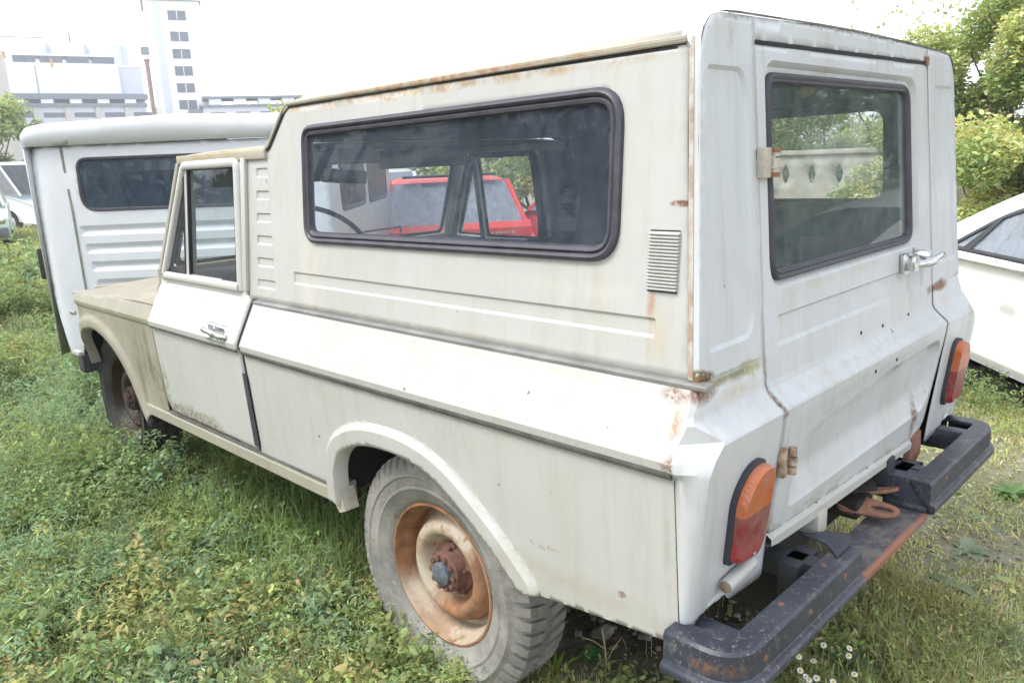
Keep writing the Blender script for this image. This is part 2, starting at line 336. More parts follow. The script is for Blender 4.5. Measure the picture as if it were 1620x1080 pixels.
def pdist(P, line, closed=True):
    q = np.array(line, float); d = np.full(len(P), 1e9)
    for i in range(0 if closed else 1, len(q)):
        a, b = q[i-1], q[i]; ab = b-a; L = ab@ab
        if L < 1e-12: continue
        t = np.clip(((P-a)@ab)/L, 0, 1); d = np.minimum(d, np.hypot(*(P-a-t[:, None]*ab).T))
    return d
def sstep(t): t = np.clip(t, 0, 1); return t*t*(3-2*t)
def emb(P, poly, depth, w):
    return depth*sstep(np.where(inpoly(P, poly), pdist(P, poly), -pdist(P, poly))/w)
def densify(poly, s, closed=True):
    out = []; m = len(poly)
    for i in range(m if closed else m-1):
        a = np.array(poly[i]); b = np.array(poly[(i+1) % m]); k = max(1, int(np.ceil(np.hypot(*(b-a))/s)))
        for j in range(k): out.append(tuple(a+(b-a)*j/k))
    if not closed: out.append(tuple(poly[-1]))
    return out
def panel(name, outline, mapf, mat, parent, holes=(), lines=(), embs=(), hfun=None, grid=.016, out=(0, 0, 1), thick=.004, inner=None, smooth=30, extra_v=()):
    """sheet metal: a constrained triangulation of a 2-D outline, lifted to 3-D by mapf(u, v, h)"""
    V = []; E = []
    def addloop(lp, closed=True):
        b = len(V); V.extend(lp); m = len(lp)
        E.extend([(b+i, b+(i+1) % m) for i in range(m if closed else m-1)])
    ol = densify(outline, grid); addloop(ol)
    hl = [densify(h, grid) for h in holes]
    for h in hl: addloop(h)
    cons = [(ol, True)]+[(h, True) for h in hl]
    for ln in lines: l2 = densify(ln, grid, False); addloop(l2, False); cons.append((l2, False))
    for poly, depth, wd in embs:
        for k in (0, .5, 1.0):
            lp = densify(inset(poly, wd*k) if k else poly, grid); addloop(lp); cons.append((lp, True))
    A = np.array(ol); lo, hi = A.min(0), A.max(0)
    gx, gy = np.meshgrid(np.arange(lo[0], hi[0], grid), np.arange(lo[1], hi[1], grid)); G = np.stack([gx.ravel(), gy.ravel()], 1)
    G[:, 0] += (np.round((G[:, 1]-lo[1])/grid).astype(int) % 2)*grid*.5
    G = G[inpoly(G, ol)]
    for h in hl: G = G[~inpoly(G, h)]
    for l, c in cons: G = G[pdist(G, l, c) > grid*.42]
    V2 = [Vector(v) for v in V]+[Vector(v) for v in G]
    vo, eo, fo, *_ = delaunay_2d_cdt(V2, E, [], 0, 1e-6)
    P = np.array([tuple(v) for v in vo]); F = np.array([q for q in fo if len(q) == 3]); ce = P[F].mean(1)
    keep = inpoly(ce, ol)
    for h in hl: keep &= ~inpoly(ce, h)
    F = F[keep]; used = np.unique(F); mp = np.full(len(P), -1); mp[used] = np.arange(len(used)); P = P[used]; F = mp[F]
    H = np.zeros(len(P))
    for poly, depth, wd in embs: H += emb(P, poly, depth, wd)
    if hfun: H += hfun(P)
    X = mapf(P[:, 0], P[:, 1], H)
    nrm = np.cross(X[F[:, 1]]-X[F[:, 0]], X[F[:, 2]]-X[F[:, 0]]).sum(0)
    if nrm@np.array(out) < 0: F = F[:, ::-1]
    o = link(name, X, F, mat, parent, smooth, [mat]+([inner] if inner else []))
    if thick:
        m = o.modifiers.new('sheet thickness', 'SOLIDIFY'); m.thickness = thick; m.offset = -1
        if inner: m.material_offset = 1
    return o
def ring(name, loop, mapf, mat, parent, prof, grid=.02):
    """a moulding swept along a closed loop; prof: (offset towards the inside, height)"""
    lp = densify(loop, grid) if grid else loop; m = len(lp); rows = []
    for d, h in prof:
        q = np.array(inset(lp, d) if d else lp); rows.append(mapf(q[:, 0], q[:, 1], np.full(m, h)))
    v = np.concatenate(rows); fc = [(i*m+k, i*m+(k+1) % m, (i+1)*m+(k+1) % m, (i+1)*m+k) for i in range(len(prof)-1) for k in range(m)]
    mb = MB(); mb.add(v, fc); return mb.build(name, mat, parent, 50)
def pane(name, loop, mapf, mat, parent, d, h):
    q = np.array(inset(loop, d)); X = mapf(q[:, 0], q[:, 1], np.full(len(q), h))
    return link(name, X, [tuple(range(len(q)))], mat, parent, 0)
def offline(line, d):
    out = []
    for i, p in enumerate(line):
        a = Vector(line[max(i-1, 0)]); b = Vector(line[min(i+1, len(line)-1)]); t = (b-a).normalized(); out.append((p[0]-t.y*d, p[1]+t.x*d))
    return out
def itp(x, xs, ys): return np.interp(x, xs, ys)
def bend(o, deg): pass

# ================================================================== THE PICKUP
truck = empty('pickup_truck', (0, 0, 0), 'old dirty white pickup with hardtop and flat rusty rear wheel in the foreground', 'pickup truck')
ZP = [.30, .55, .872, .884, .902, 1.045, 1.0451, 1.70, 1.85]; XP = [.84, .855, .874, .886, .889, .814, .802, .732, .716]
def prof(z): return itp(z, ZP, XP)
ZR = [.40, .62, .87, .930, .936, .972, .985, 1.06, 1.70, 1.9]; YR = [.04, .02, -.010, -.016, -.014, .026, .032, .038, .082, .096]
def rp(z): return itp(z, ZR, YR)
def smap(sx):
    def m(y, z, h): return np.stack([sx*(prof(z)+h), y, z], 1)
    return m
def rmap(x, z, h): return np.stack([x, rp(z)-h, z], 1)
# wheel arch curves (y, z)
ARC = [(.500, .452), (.548, .50), (.600, .548), (.675, .607), (.745, .655), (.812, .686), (.890, .703), (.973, .708), (1.08, .700), (1.164, .677), (1.235, .636), (1.272, .58), (1.284, .519), (1.288, .452)]
ARF = [(2.815, .40), (2.85, .46), (2.90, .56), (2.965, .64), (3.044, .705), (3.15, .755), (3.26, .778), (3.37, .772), (3.45, .745), (3.505, .69), (3.535, .62), (3.545, .56)]
def smooth_line(L, k=5):
    out = []
    for i in range(len(L)-1):
        p0, p1, p2, p3 = [np.array(L[max(0, min(len(L)-1, j))]) for j in (i-1, i, i+1, i+2)]
        for t in np.linspace(0, 1, k, endpoint=False): out.append(tuple(.5*((2*p1)+(-p0+p2)*t+(2*p0-5*p1+4*p2-p3)*t*t+(-p0+3*p1-3*p2+p3)*t**3)))
    return out+[tuple(L[-1])]
ARC = smooth_line(ARC); ARF = smooth_line(ARF)
WY, WFY = .905, 3.19
for sx in (-1, 1):
    sm = smap(sx); out = (sx, 0, 0); SD = 'side' if sx < 0 else 'side'
    # ---- bed side with flared wheel arch
    ol = [(1.772, .50), (1.772, 1.045), (.045, 1.045), (.045, .497)]+ARC
    def flare(P): 
        d = pdist(P, ARC, False); return .016*(1-sstep((d-.044)/.022))
    fl = lambda P: flare(P)
    outer = [(.437, .462), (.546, .553), (.625, .641), (.70, .70), (.765, .737), (.879, .768), (.98, .774), (1.08, .768), (1.20, .737), (1.29, .69), (1.335, .62), (1.352, .50)]
    crl = [[(.045, z), (1.772, z)] for z in (.872, .884, .902)]
    panel('bed_side', ol, sm, M['side'], truck, lines=crl+[offline(ARC, .046)[1:-1], offline(ARC, .055)[1:-1], offline(ARC, .067)[1:-1]], hfun=fl, out=out, grid=.011, inner=M['under'])
    # rolled inner lip of the arch
    mb = MB(); q = ARC; m = len(q)
    rows = []
    for dx, dd in ((.0165, .001), (.012, -.003), (-.035, -.003)):
        rows += [(sx*(float(prof(z))+dx), y, z) for y, z in offline(q, dd)]
    mb.add(rows, [(i*m+k, i*m+k+1, (i+1)*m+k+1, (i+1)*m+k) for i in range(2) for k in range(m-1)]); mb.build('arch_lip', M['arch'], truck, 50)
    # dark inside of the wheel housing
    for nm, arc, yc in (('wheel_housing', ARC, WY), ('wheel_housing', ARF, 3.17)):
        mb = MB(); q = [(yc+(y-yc)*1.10, .36+(z-.36)*1.12) for y, z in arc]; m = len(q)
        rows = [(sx*.845, y, z) for y, z in q]+[(sx*.50, y, z) for y, z in q]
        mb.add(rows, [(k, k+1, m+k+1, m+k) for k in range(m-1)]+[tuple(range(m, 2*m))]); mb.build(nm, M['under'], truck, 50)
    # ---- hardtop side, window hole, stamped rib, louvres
    WIN = rpoly([(.249, 1.266), (1.452, 1.258), (1.468, 1.604), (.255, 1.616)], [.075, .06, .05, .075], 7)
    hole = inset(WIN, .012)
    lou = [rrect(1.69-.006*i, 1.452-.0735*i, 1.768, 1.486-.0735*i, .006, 2) for i in range(6)]
    lou = [rrect(1.69-.0085*i, 1.456-.0735*i, 1.768, 1.488-.0735*i, .006, 2) for i in range(6)]
    rib = rrect(.147, 1.119, 1.532, 1.160, .006, 2)
    ct = [(1.825, 1.046), (1.825, 1.525), (1.70, 1.535), (1.672, 1.55), (1.575, 1.655), (1.555, 1.668), (.108, 1.68), (.100, 1.5), (.068, 1.15), (.062, 1.046)]
    cs = panel('hardtop_side', ct, sm, M['side'], truck, holes=[hole], embs=[(l, -.0055, .005) for l in lou]+[(rib, -.006, .006)], out=out, grid=.02, inner=M['dark'], thick=.006)
    win = ring('side_window', WIN, sm, M['rubber'], truck, [(-.004, 0), (-.002, .009), (.006, .013), (.012, .010), (.014, .004), (.019, .009), (.026, .007), (.030, -.004), (.030, -.014)])
    pane('window_glass', WIN, sm, M['glass'], win, .028, -.004)
    # ventilation grille
    mb = MB(); nr = 17
    for i in range(nr):
        z = 1.216+(i+.5)*(1.331-1.216)/nr; hh = .0045
        x0 = float(prof(z)); y0, y1 = .100, .172
        v = [(sx*(x0+.001), y0, z+hh*.75), (sx*(x0+.001), y1, z+hh*.75), (sx*(x0+.009), y1-.002, z-hh*.2), (sx*(x0+.009), y0+.002, z-hh*.2), (sx*(x0+.007), y1-.002, z-hh*.75), (sx*(x0+.007), y0+.002, z-hh*.75), (sx*x0, y1, z-hh*.6), (sx*x0, y0, z-hh*.6)]
        mb.add(v, [(0, 1, 2, 3), (3, 2, 4, 5), (5, 4, 6, 7), (0, 3, 5, 7), (1, 6, 4, 2)])
    vg = mb.build('vent_grille', M['side'], truck, 0, fix=False)
    mb = MB(); z0, z1 = 1.212, 1.334
    mb.add([(sx*(prof(z0)+.0012), .101, z0), (sx*(prof(z0)+.0012), .171, z0), (sx*(prof(z1)+.0012), .171, z1), (sx*(prof(z1)+.0012), .101, z1)], [(0, 1, 2, 3)]); mb.build('vent_recess', M['gapblack'], vg, 0)
    # ---- gutter along the roof edge: cream folded lip over a black strip painting its shadow
    gp = [(.112, 1.682), (1.555, 1.671), (1.578, 1.657), (1.672, 1.551), (1.70, 1.537), (2.34, 1.532)]
    def sweep(name, path, sec, mat, par, capx=True):
        """section (dx outwards, dz) swept along a y-z path on the side"""
        mb = MB(); k = len(sec); v = []
        for i, (y, z) in enumerate(path):
            a = np.array(path[max(i-1, 0)]); b = np.array(path[min(i+1, len(path)-1)]); t = (b-a)/np.hypot(*(b-a)); nn = np.array([-t[1], t[0]]); nn = nn if nn[1] > 0 else -nn
            x0 = float(prof(max(z, 1.046) if z > 1.0 else z))
            v += [(sx*(x0+dx), y+nn[0]*dz, z+nn[1]*dz) for dx, dz in sec]
        fc = [(i*k+j, i*k+(j+1) % k, (i+1)*k+(j+1) % k, (i+1)*k+j) for i in range(len(path)-1) for j in range(k)]
        fc += [tuple(range(k)), tuple(range((len(path)-1)*k, len(path)*k))]
        mb.add(v, fc); return mb.build(name, mat, par, 40)
    M.setdefault('gutter', truck_paint('rusty cream gutter paint', (.38, .355, .29), .8, [((-.73, .8, 1.68), (.1, .7, .03), (.33, .17, .08), .9, 12, 0, .7, (.35, .6)), ((-.75, 2.1, 1.55), (.1, .5, .05), (.32, .26, .13), .8, 8, 0, .7, (.3, .6))], False, .55))
    gu = sweep('roof_gutter', densify(gp, .05, False), [(-.012, .004), (.005, .003), (.008, .005), (.008, .011), (.003, .013), (-.012, .011)], M['gutter'], truck)
    sweep('gutter_painted_shadow', densify(gp, .05, False), [(-.004, -.004), (.0035, -.004), (.0035, .003), (-.004, .003)], M['gapblack'], gu)
    # ---- belt moulding and crease lip
    sweep('belt_moulding', [(.012 if sx < 0 else .06, 1.040), (1.77, 1.040)], [(.006, -.008), (.014, -.008), (.020, -.003), (.020, .003), (.011, .007), (-.006, .008), (-.002, -.008)], M['trim'], truck)
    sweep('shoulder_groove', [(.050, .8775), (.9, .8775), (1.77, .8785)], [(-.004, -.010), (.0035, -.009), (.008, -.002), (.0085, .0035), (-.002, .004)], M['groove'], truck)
    # ---- door
    top = 1.522
    dl = [(1.80, .508), (1.80, 1.075), (1.826, 1.082), (1.848, 1.50), (1.872, top), (2.33, top+.002), (2.355, 1.508), (2.548, 1.083), (2.548, .56), (2.50, .508)]
    dl = [(1.80, .508), (1.80, 1.046), (1.838, 1.060), (1.856, 1.49), (1.882, top), (2.315, top), (2.355, 1.497), (2.552, 1.10), (2.552, 1.046), (2.548, .56), (2.51, .508)]
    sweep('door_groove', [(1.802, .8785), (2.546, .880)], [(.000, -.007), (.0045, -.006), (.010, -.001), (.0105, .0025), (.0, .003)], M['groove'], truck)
    G1 = rpoly([(1.896, 1.092), (2.287, 1.088), (2.287, 1.500), (1.905, 1.500)], [.012, .012, .01, .02], 4)
    G2 = rpoly([(2.318, 1.092), (2.512, 1.098), (2.335, 1.497), (2.316, 1.47)], [.01, .02, .01, .01], 4)
    sw = rrect(1.87, 1.045, 2.50, 1.058, .005, 2)
    dsm = smap(sx)
    def dmap(y, z, h): return np.stack([sx*(np.where(z > 1.0451, itp(z, [1.045, 1.10, 1.7], [.812, .802, .738]), prof(z))+.002+h), y, z], 1)
    sd_ = panel('door', dl, dmap, M['door'], truck, holes=[G1, G2], lines=[[(1.80, z), (2.55, z)] for z in (.872, .884, .902)], embs=[(sw, -.004, .006)], out=out, grid=.02, inner=M['dark'], thick=.03)
    for gnm, g in (('door_glass', G1), ('quarter_glass', G2)):
        rg = ring('window_seal', g, dmap, M['gapblack'], sd_, [(-.002, .001), (.001, .003), (.008, .002), (.010, -.010)]); pane(gnm, g, dmap, M['glass_cab'], sd_, .004, -.009)
    ring('window_frame', [(y, z) for y, z in rpoly([(1.852, 1.066), (2.548, 1.066), (2.326, 1.525), (1.868, 1.528)], [.01, .02, .03, .04], 5)], dmap, M['door'], sd_, [(0, 0), (.002, .007), (.010, .012), (.026, .012), (.032, .006), (.034, -.006)])
    # dark gap behind the door
    mb = MB(); zs = np.linspace(.515, 1.044, 30)
    v = [];
    for z in zs: v += [(sx*(prof(z)-.006), 1.812, z), (sx*(prof(z)-.006), 1.762, z)]
    mb.add(v, [(2*i, 2*i+1, 2*i+3, 2*i+2) for i in range(len(zs)-1)]); mb.build('door_seam', M['gapblack'], truck, 0)
    mb = MB(); zs = np.linspace(.80, .53, 12); v = []
    for i, z in enumerate(zs):
        wd = .004+.010*i/11; v += [(sx*(prof(z)+.006), 1.80+wd*.4, z), (sx*(prof(z)+.010), 1.786, z), (sx*(prof(z)+.006), 1.772-wd*.3, z)]
    mb.add(v, [(3*i+j, 3*i+j+1, 3*i+4+j, 3*i+3+j) for i in range(11) for j in range(2)]); mb.build('loose_door_rubber', M['rubber'], truck, 60)
    # door handle: pull lever over a dished chrome plate
    hp = [(2.02, .935), (1.99, .952), (1.90, .950), (1.865, .930), (1.862, .905), (1.90, .893), (2.0, .90)]
    hx = lambda z: prof(z)+.003
    hd = ring('handle', rpoly([(2.045, .955), (1.875, .950), (1.862, .902), (2.02, .898)], .022, 5), dmap, M['chrome'], sd_, [(0, 0), (.002, .006), (.007, .008), (.012, .003), (.022, .002)], .01)
    mb = MB(); mb.tube([(sx*(hx(.93)+.004), 2.035, .930), (sx*(hx(.93)+.022), 2.01, .932), (sx*(hx(.93)+.026), 1.95, .930), (sx*(hx(.93)+.024), 1.89, .922), (sx*(hx(.93)+.008), 1.868, .916)], .010, 8, rr=[.006, .011, .012, .012, .009]); mb.build('lever', M['chrome'], hd, 50)
    # B pillar strip between door frame and hardtop
    # ---- front wing with arch
    fl_ = [(2.562, .50), (2.562, .968), (2.70, .968), (3.2, .948), (3.565, .928), (3.588, .865), (3.585, .76), (3.575, .60), (3.56, .56)]+ARF[::-1]+[(2.78, .44), (2.70, .47)]
    def fmap(y, z, h):
        x = np.where(z > .884, itp(z, [.884, .902, .965], [.882, .884, .855]), prof(z))
        x = x-.10*np.clip((y-3.47)/.12, 0, 1)**2
        return np.stack([sx*(x+h), y, z], 1)
    def ff(P): 
        d = pdist(P, ARF, False); return .014*(1-sstep((d-.040)/.024))
    fr_ = panel('front_wing', fl_, fmap, M['fender'], truck, lines=[[(2.562, z), (3.585, z)] for z in (.872, .884, .902)], hfun=ff, out=out, grid=.013, inner=M['under'])
    mb = MB(); q = ARF; m = len(q); rows = []
    for dx, dd in ((.0145, .001), (.010, -.003), (-.035, -.003)): rows += [(sx*(float(prof(z))-.10*min(1, max(0, (y-3.47)/.12))**2+dx), y, z) for y, z in offline(q, dd)]
    mb.add(rows, [(i*m+k, i*m+k+1, (i+1)*m+k+1, (i+1)*m+k) for i in range(2) for k in range(m-1)]); mb.build('arch_lip', M['fender'], truck, 50)
    mb = MB(); mb.box((sx*.878, 3.54, .83), (.02, .05, .022), bev=.006); mb.build('side_repeater_lamp', M['chrome'], truck)
    # ---- sill
    mb = MB(); mb.prism([(sx*.846, .440), (sx*.856, .452), (sx*.858, .492), (sx*.838, .506), (sx*.78, .506), (sx*.78, .44)], 'y', 1.295, 2.80); mb.build('sill', M['fender'], truck, 30, .004)
    mb = MB(); mb.box((sx*.8565, 1.93, .5075), (.006, 1.24, .006)); mb.build('sill_seam', M['groove'], truck, 0)
    mb = MB(); mb.prism([(1.34, .46), (1.296, .46), (1.284, .50), (1.262, .432), (1.295, .418)], 'x', sx*.80, sx*.852); mb.build('sill_end', M['hinge'], truck, 30)
    # ---- A pillar
    mb = MB()
    P0 = Vector((sx*.800, 2.567, 1.09)); P1 = Vector((sx*.752, 2.372, 1.52))
    v = []
    for p in (P0, P1): v += [p+Vector((sx*.004, 0, 0)), p+Vector((sx*.002, .030, 0)), p+Vector((-sx*.045, .040, 0)), p+Vector((-sx*.05, 0.0, 0))]
    mb.add(v, [(0, 1, 5, 4), (1, 2, 6, 5), (2, 3, 7, 6), (3, 0, 4, 7), (0, 1, 2, 3), (4, 5, 6, 7)]); mb.build('windscreen_pillar', M['fender'], truck, 30, .005)
    mb = MB(); mb.box((sx*.772, 1.842, 1.30), (.03, .03, .46), Matrix.Rotation(-sx*.107, 3, 'Y'), .004); mb.build('door_pillar', M['side'], truck)
    # ---- corner below the hardtop, between side seam, shelf and tail
    lev = [(1.045, (.814, .045), (.795, .038)), (.985, (.842, .040), (.835, .032)), (.972, (.852, .034), (.845, .024)), (.937, (.868, .044), (.800, -.014)), (.930, (.873, .042), (.806, -.017)), (.905, (.888, .040), (.832, -.015)), (.885, (.886, .038), (.842, -.013)), (.872, (.874, .034), (.848, -.011)), (.80, (.870, .030), (.848, -.003)), (.70, (.863, .036), (.844, .008)), (.62, (.859, .040), (.840, .019)), (.56, (.856, .044), (.836, .026)), (.532, (.850, .046), (.832, .030))]
    nx = 22; mb = MB(); rows = []
    for z, se, re in lev:
        ps = [(float(prof(z)), .046), (se[0], se[1])]
        # rounded bend between side and rear face
        for k in range(1, 6):
            t = k/6; bx = max(se[0], re[0])+.0; by = min(se[1], re[1])
            cx, cy = (se[0]*.5+re[0]*.5)+.010*(z < .90), (se[1]*.5+re[1]*.5)-.006*(z < .90)
            ps.append((se[0]*(1-t)**2+cx*2*t*(1-t)+re[0]*t*t, se[1]*(1-t)**2+cy*2*t*(1-t)+re[1]*t*t))
        ps.append(re)
        ry = float(rp(z))
        for k in range(1, nx+1):
            t = k/nx; x = re[0]+(.549-re[0])*t; ps.append((x, re[1]+(ry-re[1])*min(1, t*4)))
        rows.append([(sx*x, y, z) for x, y in ps])
    # lower edge rises towards the middle, then drops in a tab
    rl = len(rows[0]); last = []
    for x, y, z in rows[-1]:
        ax = abs(x); z2 = itp(ax, [.549, .56, .70, .72, .76, .85], [.535, .530, .540, .575, .575, .532]); last.append((x, float(rp(z2)) if ax < .8 else y, float(z2)))
    rows[-1] = last
    v = [p for r in rows for p in r]
    mb.add(v, [(i*rl+k, i*rl+k+1, (i+1)*rl+k+1, (i+1)*rl+k) for i in range(len(rows)-1) for k in range(rl-1)])
    o = mb.build('rear_corner', M['rear'], truck, 26)
    md = o.modifiers.new('sheet thickness', 'SOLIDIFY'); md.thickness = .003; md.offset = 0
    # seam line
    mb = MB(); zs = [.535, .70, .868]; v = []
    for z in zs: v += [(sx*(prof(z)+.0008), .0445, z), (sx*(prof(z)+.0008), .0485, z)]
    mb.add(v, [(0, 1, 3, 2), (2, 3, 5, 4)]); mb.build('corner_seam', M['gapblack'], truck, 0)
    # ---- hardtop rear pillar
    xo = lambda z: itp(z, [1.04, 1.68, 1.70, 1.72, 1.735, 1.742], [.806, .740, .734, .716, .690, .65])
    if sx < 0: ra = rpoly([(-.806, 1.046), (-.548, 1.034), (-.538, 1.40), (-.538, 1.7395), (-.70, 1.736), (-.742, 1.68)], [.004, 0, 0, 0, .04, .05], 6); em = rpoly([(-.795, 1.07), (-.60, 1.100), (-.575, 1.13), (-.585, 1.60), (-.61, 1.641), (-.70, 1.641), (-.80, 1.60)], [.01, .02, .02, .03, .02, .01, .01], 4); em = rpoly([(-.765, 1.095), (-.60, 1.097), (-.577, 1.13), (-.572, 1.60), (-.592, 1.640), (-.722, 1.640)], [.01, .02, .02, .03, .02, .01], 4)
    else: ra = rpoly([(.806, 1.046), (.549, 1.034), (.525, 1.40), (.499, 1.7427), (.70, 1.738), (.742, 1.68)], [.004, 0, 0, 0, .04, .05], 6); em = rpoly([(.765, 1.100), (.60, 1.105), (.577, 1.14), (.545, 1.60), (.56, 1.643), (.722, 1.643)], [.02, .02, .02, .02, .02, .01], 4)
    panel('hardtop_rear_pillar', ra, rmap, M['rear'], truck, embs=[(em, -.007, .008)], out=(0, -1, 0), grid=.016, inner=M['dark'])
    # return of the pillar onto the side, standing proud of it
    e = [(z, float(xo(z))) for z in (1.046, 1.2, 1.4, 1.6, 1.66, 1.69, 1.705, 1.72, 1.73, 1.736, 1.741)]
    v = []
    for z, x in e: v += [(sx*x, rp(z)+.001, z), (sx*(x+.004), rp(z)+.010, z), (sx*(x+.004), rp(z)+(.013 if z < 1.69 else .03), z), (sx*(x-.008), rp(z)+(.016 if z < 1.69 else .05), z)]
    mb = MB(); mb.add(v, [(4*i+j, 4*i+j+1, 4*i+5+j, 4*i+4+j) for i in range(len(e)-1) for j in range(3)]); mb.build('pillar_return', M['rear'], truck, 40)
    mb = MB(); v = []; zz = np.linspace(1.05, 1.69, 24)
    for z in zz: x = float(xo(z)); v += [(sx*(x+.0055), rp(z)+.0115, z), (sx*(x+.0050), rp(z)+.0185, z), (sx*(x-.002), rp(z)+.027, z)]
    mb.add(v, [(3*i+j, 3*i+j+1, 3*i+4+j, 3*i+3+j) for i in range(23) for j in range(2)]); M.setdefault('seamrust', simple('rust stained seam', (.42, .41, .38), .8, 0, .4, 22, .4, dark=(.30, .20, .14))); mb.build('rusty_seam', M['seamrust'], truck, 60)
    # ---- tail lamp
    cx = sx*.655
    def lamp_outline(s):   # (x, z); outer top rounded away, inner top rounded
        P = [(.742, .652), (.748, .80), (.705, .856), (.645, .862), (.626, .842), (.626, .672), (.648, .630), (.735, .640)]
        P = [(a+.002, b) for a, b in P]
        return [(sx*(.655+(x-.655)*s), .745+(z-.745)*s) for x, z in rpoly(P, [.02, .03, .05, .03, .02, .03, .02, .02], 5)]
    lam = MB(); lo_ = lamp_outline(1.0); li = lamp_outline(.96); m = len(lo_)
    yb = lambda z: float(rp(z))
    v = [(x, yb(z)+.004, z) for x, z in lo_]+[(x, yb(z)-.012, z) for x, z in lo_]+[(x, yb(z)-.014, z) for x, z in li]
    lam.add(v, [(k, (k+1) % m, m+(k+1) % m, m+k) for k in range(m)]+[(m+k, m+(k+1) % m, 2*m+(k+1) % m, 2*m+k) for k in range(m)]+[tuple(range(2*m, 3*m))])
    lamp = lam.build('tail_lamp', M['gasket'], truck, 40)
    base = lamp_outline(.93)
    for nm, z0, z1, mat in (('amber_lens', .758, .9, 'amber'), ('red_lens', .690, .758, 'red'), ('red_lens', .5, .690, 'red2')):
        # clip the outline between z0 and z1
        def clip(poly, zc, keep_above):
            o = []
            for i in range(len(poly)):
                a, b = poly[i-1], poly[i]; ina = (a[1] >= zc) == keep_above; inb = (b[1] >= zc) == keep_above
                if ina != inb: t = (zc-a[1])/(b[1]-a[1]); o.append((a[0]+(b[0]-a[0])*t, zc))
                if inb: o.append(b)
            return o
        pl = clip(clip(base, z0, True), z1, False); pc = (sum(p[0] for p in pl)/len(pl), sum(p[1] for p in pl)/len(pl)); k = len(pl)
        def fr2(s, h): return [(.655*sx+(x-.655*sx)*s, yb(z)-h, z if (abs(z-z0) < 1e-6 or abs(z-z1) < 1e-6) else .745+(z-.745)*s) for x, z in pl]
        v = fr2(1, .012)+fr2(.99, .026)+fr2(.94, .036)
        lm_ = MB(); lm_.add(v, [(j, (j+1) % k, k+(j+1) % k, k+j) for j in range(k)]+[(k+j, k+(j+1) % k, 2*k+(j+1) % k, 2*k+j) for j in range(k)]+[tuple(range(2*k, 3*k))])
        ln_ = lm_.build(nm, M[mat], lamp, 40)
        if nm == 'amber_lens' or mat == 'red2':
            zc_ = .822 if nm == 'amber_lens' else .652; mb = MB(); mb.lathe([(.0003, .0375), (.004, .037), (.005, .035)], (sx*.672, yb(zc_), zc_), (0, -1, 0), 10); mb.build('screw', M['trim'], ln_, 40)
# reflector / tube end below the left lamp
mb = MB(); mb.tube([(-.750, .004, .601), (-.640, .004, .612)], .0155, 14); rt_ = mb.build('round_tube', M['side'], truck, 40)
mb = MB(); mb.lathe([(.0005, -.002), (.010, -.002), (.013, 0), (.0145, .006)], (-.752, .004, .601), (1, 0, 0), 16); M['tan'] = simple('brownish beige metal', (.24, .19, .13), .8, 0, .4, 60, .4); mb.build('tube_end', M['tan'], rt_, 40)

# ---- header over the tailgate door
hd_ = [(-.5375, 1.694), (.4915, 1.706), (.4915, 1.7427), (.3, 1.747), (0, 1.750), (-.2, 1.748), (-.5375, 1.7395)]
panel('tail_header', hd_, rmap, M['rear'], truck, out=(0, -1, 0), grid=.02)
# roof edge strip, dark and mossy
path = [(-.64, 1.7405), (-.6, 1.7425), (-.2, 1.750), (0, 1.752), (.3, 1.749), (.6, 1.743), (.695, 1.738), (.722, 1.722), (.738, 1.69)]
mb = MB(); k = 3; v = []
for x, z in path: v += [(x, rp(z)-.0015, z-.003), (x*1.001, rp(z)-.001, z+.002), (x, rp(z)+.02, z+.003)]
mb.add(v, [(i*k+j, i*k+j+1, (i+1)*k+j+1, (i+1)*k+j) for i in range(len(path)-1) for j in range(k-1)])
M['edge'] = simple('dirty roof edge', (.20, .19, .17), .8, 0, .5, 14, .3, dark=(.07, .07, .06)); mb.build('roof_edge_trim', M['edge'], truck, 60)

# ---- tailgate door: window, two ribs, big recess with a sloped floor
DL, DR = -.5365, .490
do = [(DL, 1.689), (DL, 1.40), (-.5405, 1.03), (-.540, .95), (-.532, .92), (-.534, .63), (.46, .585), (.50, .62), (.540, .90), (.541, 1.03), (.517, 1.40), (DR, 1.698)]
do = rpoly(do, [.01]+[0]*4+[.015, .03]+[0]*4+[.01], 4)
WR = rpoly([(-.487, 1.196), (.385, 1.196), (.365, 1.636), (-.480, 1.636)], [.05, .05, .05, .04], 7)
RO = rpoly([(-.507, 1.180), (.425, 1.180), (.402, 1.658), (-.500, 1.660)], [.07, .06, .06, .05], 7)
rib1 = rrect(-.482, 1.054, .46, 1.124, .01, 3)
def rear_h(P):
    x, z = P[:, 0], P[:, 1]; h = np.zeros(len(P))
    return h
BIG = rpoly([(-.455, .665), (-.452, .80), (-.40, .853), (-.05, .862), (.02, .885), (.48, .892), (.515, .86), (.50, .72), (.455, .665)], [.03, .08, .08, .05, .05, .03, .03, .06, .04], 5)
def bigrec(P):
    x, z = P[:, 0], P[:, 1]; d = np.where(inpoly(P, BIG), pdist(P, BIG), 0)
    return -np.minimum(.030*sstep(d/.018), np.clip((z-.660)/.085, 0, 1)*.034*sstep(d/.006))
rd = panel('tailgate_door', do, rmap, M['rear'], truck, holes=[inset(WR, .016)], embs=[(rib1, -.007, .007), (inset(RO, .0), -.014, .012)],
           lines=[[(-.55, z), (.55, z)] for z in (.87, .930, .936, .972, .985)]+[BIG+[BIG[0]], inset(BIG, .009)+[inset(BIG, .009)[0]], inset(BIG, .018)+[inset(BIG, .018)[0]]], hfun=bigrec, out=(0, -1, 0), grid=.016, inner=M['dark'], thick=.02, smooth=16)
wr = ring('tailgate_window', WR, rmap, M['rubber'], rd, [(-.002, -.013), (0, -.006), (.005, -.002), (.010, -.005), (.012, -.007), (.016, -.005), (.020, -.009), (.021, -.016), (.021, -.022)])
